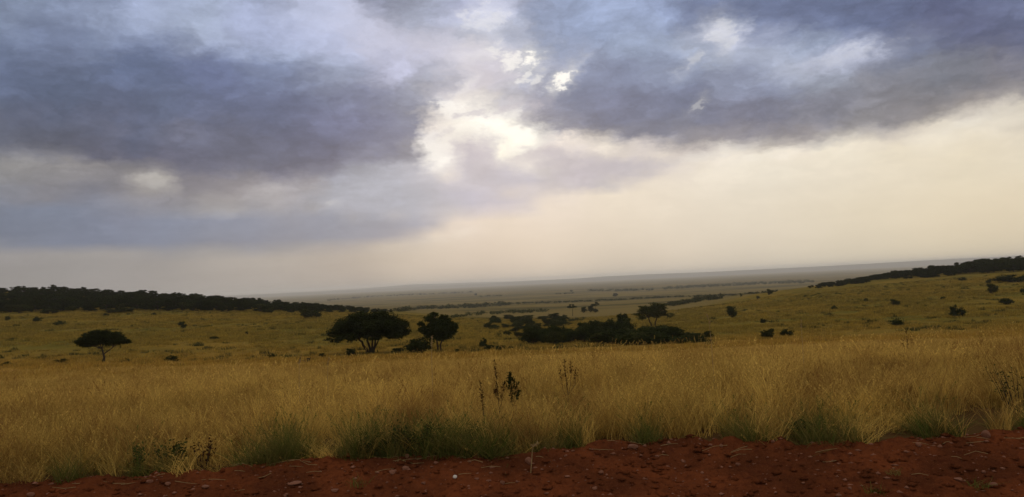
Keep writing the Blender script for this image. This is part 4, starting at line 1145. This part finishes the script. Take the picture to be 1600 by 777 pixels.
# ------------------------------------------------------------------ stones
def stone_mesh(seed, mat):
    import bmesh
    r = np.random.default_rng(seed)
    bm = bmesh.new(); bmesh.ops.create_icosphere(bm, subdivisions=3, radius=1)
    ax = r.normal(size=(9, 3)); ax /= np.linalg.norm(ax, axis=1)[:, None]; lim = r.uniform(.55, .9, 9)
    for v in bm.verts:
        p = np.array(v.co)
        for a, l in zip(ax, lim):
            d = p @ a
            if d > l: p = p - a * (d - l) * .85
        p = p * (1 + .05 * (r.random() - .5)); v.co = p
    me = bpy.data.meshes.new('stone'); bm.to_mesh(me); bm.free(); me.materials.append(mat)
    return me
STM = [stone_mesh(i, M_STONE) for i in range(5)]; STW = stone_mesh(9, M_WHITE)
STONES = [(613,738,12,8,'larger pinkish stone on the red soil left of centre, lower of a pair'),(634,731,12,8,'rounded pinkish stone, upper right one of a pair left of centre'),
 (711,745,6,6,'small bright white pebble on the red soil'),(745,748,8,4,'flat pale stone just right of the white pebble'),(785,754,7,7,'small upright stone below centre of the red soil'),
 (826,720,11,13,'tall brownish stone just below the grass edge at centre'),(929,763,8,5,'small stone low on the red road right of centre'),(939,738,8,7,'single stone mid-road right of centre'),
 (1027,713,7,5,'little grey-pink stone below the grass edge right of centre'),(989,697,15,7,'wide flat stone lying at the grass edge right of centre'),(636,713,7,8,'small stone at the crest of the red bank left of centre'),
 (681,723,8,6,'small dull stone above the white pebble'),(664,769,6,6,'small stone at the bottom edge left of centre'),(662,755,7,5,'small round stone below the stone pair'),
 (233,752,11,6,'flat reddish stone on the left soil, in front of leafy weeds'),(262,756,10,6,'reddish stone beside a flat one in front of leafy weeds'),(321,760,12,5,'long flat pale stone on the left soil'),
 (460,755,20,6,'widest flat slab-like stone on the left soil'),(523,766,14,5,'flat stone low on the soil right of the slab-like one'),(48,772,11,7,'stone at the bottom left corner of the picture'),
 (1541,678,14,13,'largest pink angular rock at the right grass edge'),(1435,694,9,8,'stone left of centre of the right road bank, below the verge'),(1468,697,7,6,'small stone between the largest pink rock and its left neighbour'),
 (1208,690,6,6,'small round stone at the grass edge beneath the tall tussock'),(1153,725,7,5,'small dull stone mid-road, right half'),(1328,763,6,5,'small stone beside the bottom green tuft'),
 (1310,774,10,6,'pale stone cut by the bottom edge at right'),(1551,756,13,7,'flat pinkish stone low on the right of the road'),(1497,749,14,6,'long pink stone left of the flat one, low right'),
 (1537,737,7,5,'small pink stone mid-bank at far right'),(1127,697,6,6,'tiny stone on the bank crest right of centre')]
for i, (u, v, wp, hp, lab) in enumerate(STONES):
    x, y, z = soil_point(u, v + hp * .3); k = y / F_PX
    o = obj('stone', STW if i == 2 else STM[i % 5]); o.location = (x, y, z + hp * k * .15)
    o.scale = (wp * k * .55, wp * k * .45, hp * k * .55); o.rotation_euler = (0, 0, (i % 3 - 1) * .35)
    tag(o, lab, 'stone', 'stones on the red road')
# uncountable gravel and clods
def gravel(name, label, n, s0, s1, mat, pw, pk):
    base = np.array([(1,0,0),(-.9,.2,0),(0,1,.1),(.1,-.9,0),(0,0,.8),(0,.1,-.5)]); fc = np.array([(0,2,4),(2,1,4),(1,3,4),(3,0,4),(2,0,5),(1,2,5),(3,1,5),(0,3,5)])
    x = rng.uniform(-7.8, 7.8, n); y = 7.2 + 2.9 * rng.random(n) ** pw; k = y < edge_y(x) + .1; x = x[k]; y = y[k]; n = len(x)
    z = road_z(x, y); s = s0 + (s1 - s0) * rng.random(n) ** pk
    an = rng.uniform(0, 6.28, n)
    B = base[None] * rng.uniform(.55, 1.3, (n, 6, 1)) * s[:, None, None]
    ca, sa = np.cos(an)[:, None], np.sin(an)[:, None]
    V = np.stack([B[..., 0] * ca - B[..., 1] * sa + x[:, None], B[..., 0] * sa + B[..., 1] * ca + y[:, None], B[..., 2] * .6 + z[:, None] + s[:, None] * .05], -1).reshape(-1, 3)
    Fq = (fc[None] + 6 * np.arange(n)[:, None, None]).reshape(-1, 3)
    tag(obj(name, fast_mesh(name, V, Fq, mat)), label, 'gravel', kind='stuff')
gravel('soil_clods', 'clods of red soil strewn over the road bank', 9000, .004, .075, M_SOIL, .9, 7)
gravel('gravel', 'small pale pinkish gravel scattered on the red soil', 3600, .004, .042, M_STONE, .8, 4)
# straw lying on the soil
parts = []
for i in range(60):
    x = rng.uniform(-7, 7); y = float(edge_y(x)) - abs(rng.normal()) * .35 - .02
    a = rng.uniform(-.5, .5) + (math.pi if rng.random() < .5 else 0); L = rng.uniform(.08, .34)
    pts = []
    for t in (0, .5, 1):
        px = x + math.cos(a) * L * t; py = y + math.sin(a) * L * t * .6; pts.append((px, py, road_z1(px, py) + .012 + .02 * t * (1 - t)))
    parts.append(tube(pts, [.003, .003, .0018], 4))
V, Fq = joinm(parts)
tag(obj('straw_litter', fast_mesh('straw_litter', V, Fq, M_STRAW, True)), 'dry straw lying along the edge of the red soil', 'straw', kind='stuff')

# ------------------------------------------------------------------ the air
import bmesh
bm = bmesh.new(); bmesh.ops.create_cube(bm, size=1)
x0, x1, y0, y1, z0, z1 = -70000, 70000, -500, 27200, -175, 80
for v in bm.verts:
    v.co = Vector((x0 + (x1 - x0) * (v.co.x + .5), y0 + (y1 - y0) * (v.co.y + .5), z0 + (z1 - z0) * (v.co.z + .5)))
me = bpy.data.meshes.new('haze'); bm.to_mesh(me); bm.free()
mt = bpy.data.materials.new('haze_air'); mt.use_nodes = True
t = NT(mt.node_tree)
pv = t.node('ShaderNodeVolumePrincipled'); pv.inputs['Color'].default_value = (0.93, 0.95, 1.0, 1); pv.inputs['Density'].default_value = 6e-5; pv.inputs['Anisotropy'].default_value = 0.3
o_ = t.node('ShaderNodeOutputMaterial'); t.l.new(pv.outputs[0], o_.inputs['Volume'])
me.materials.append(mt)
tag(obj('haze', me), 'pale evening haze over the far plain', 'haze', kind='stuff')
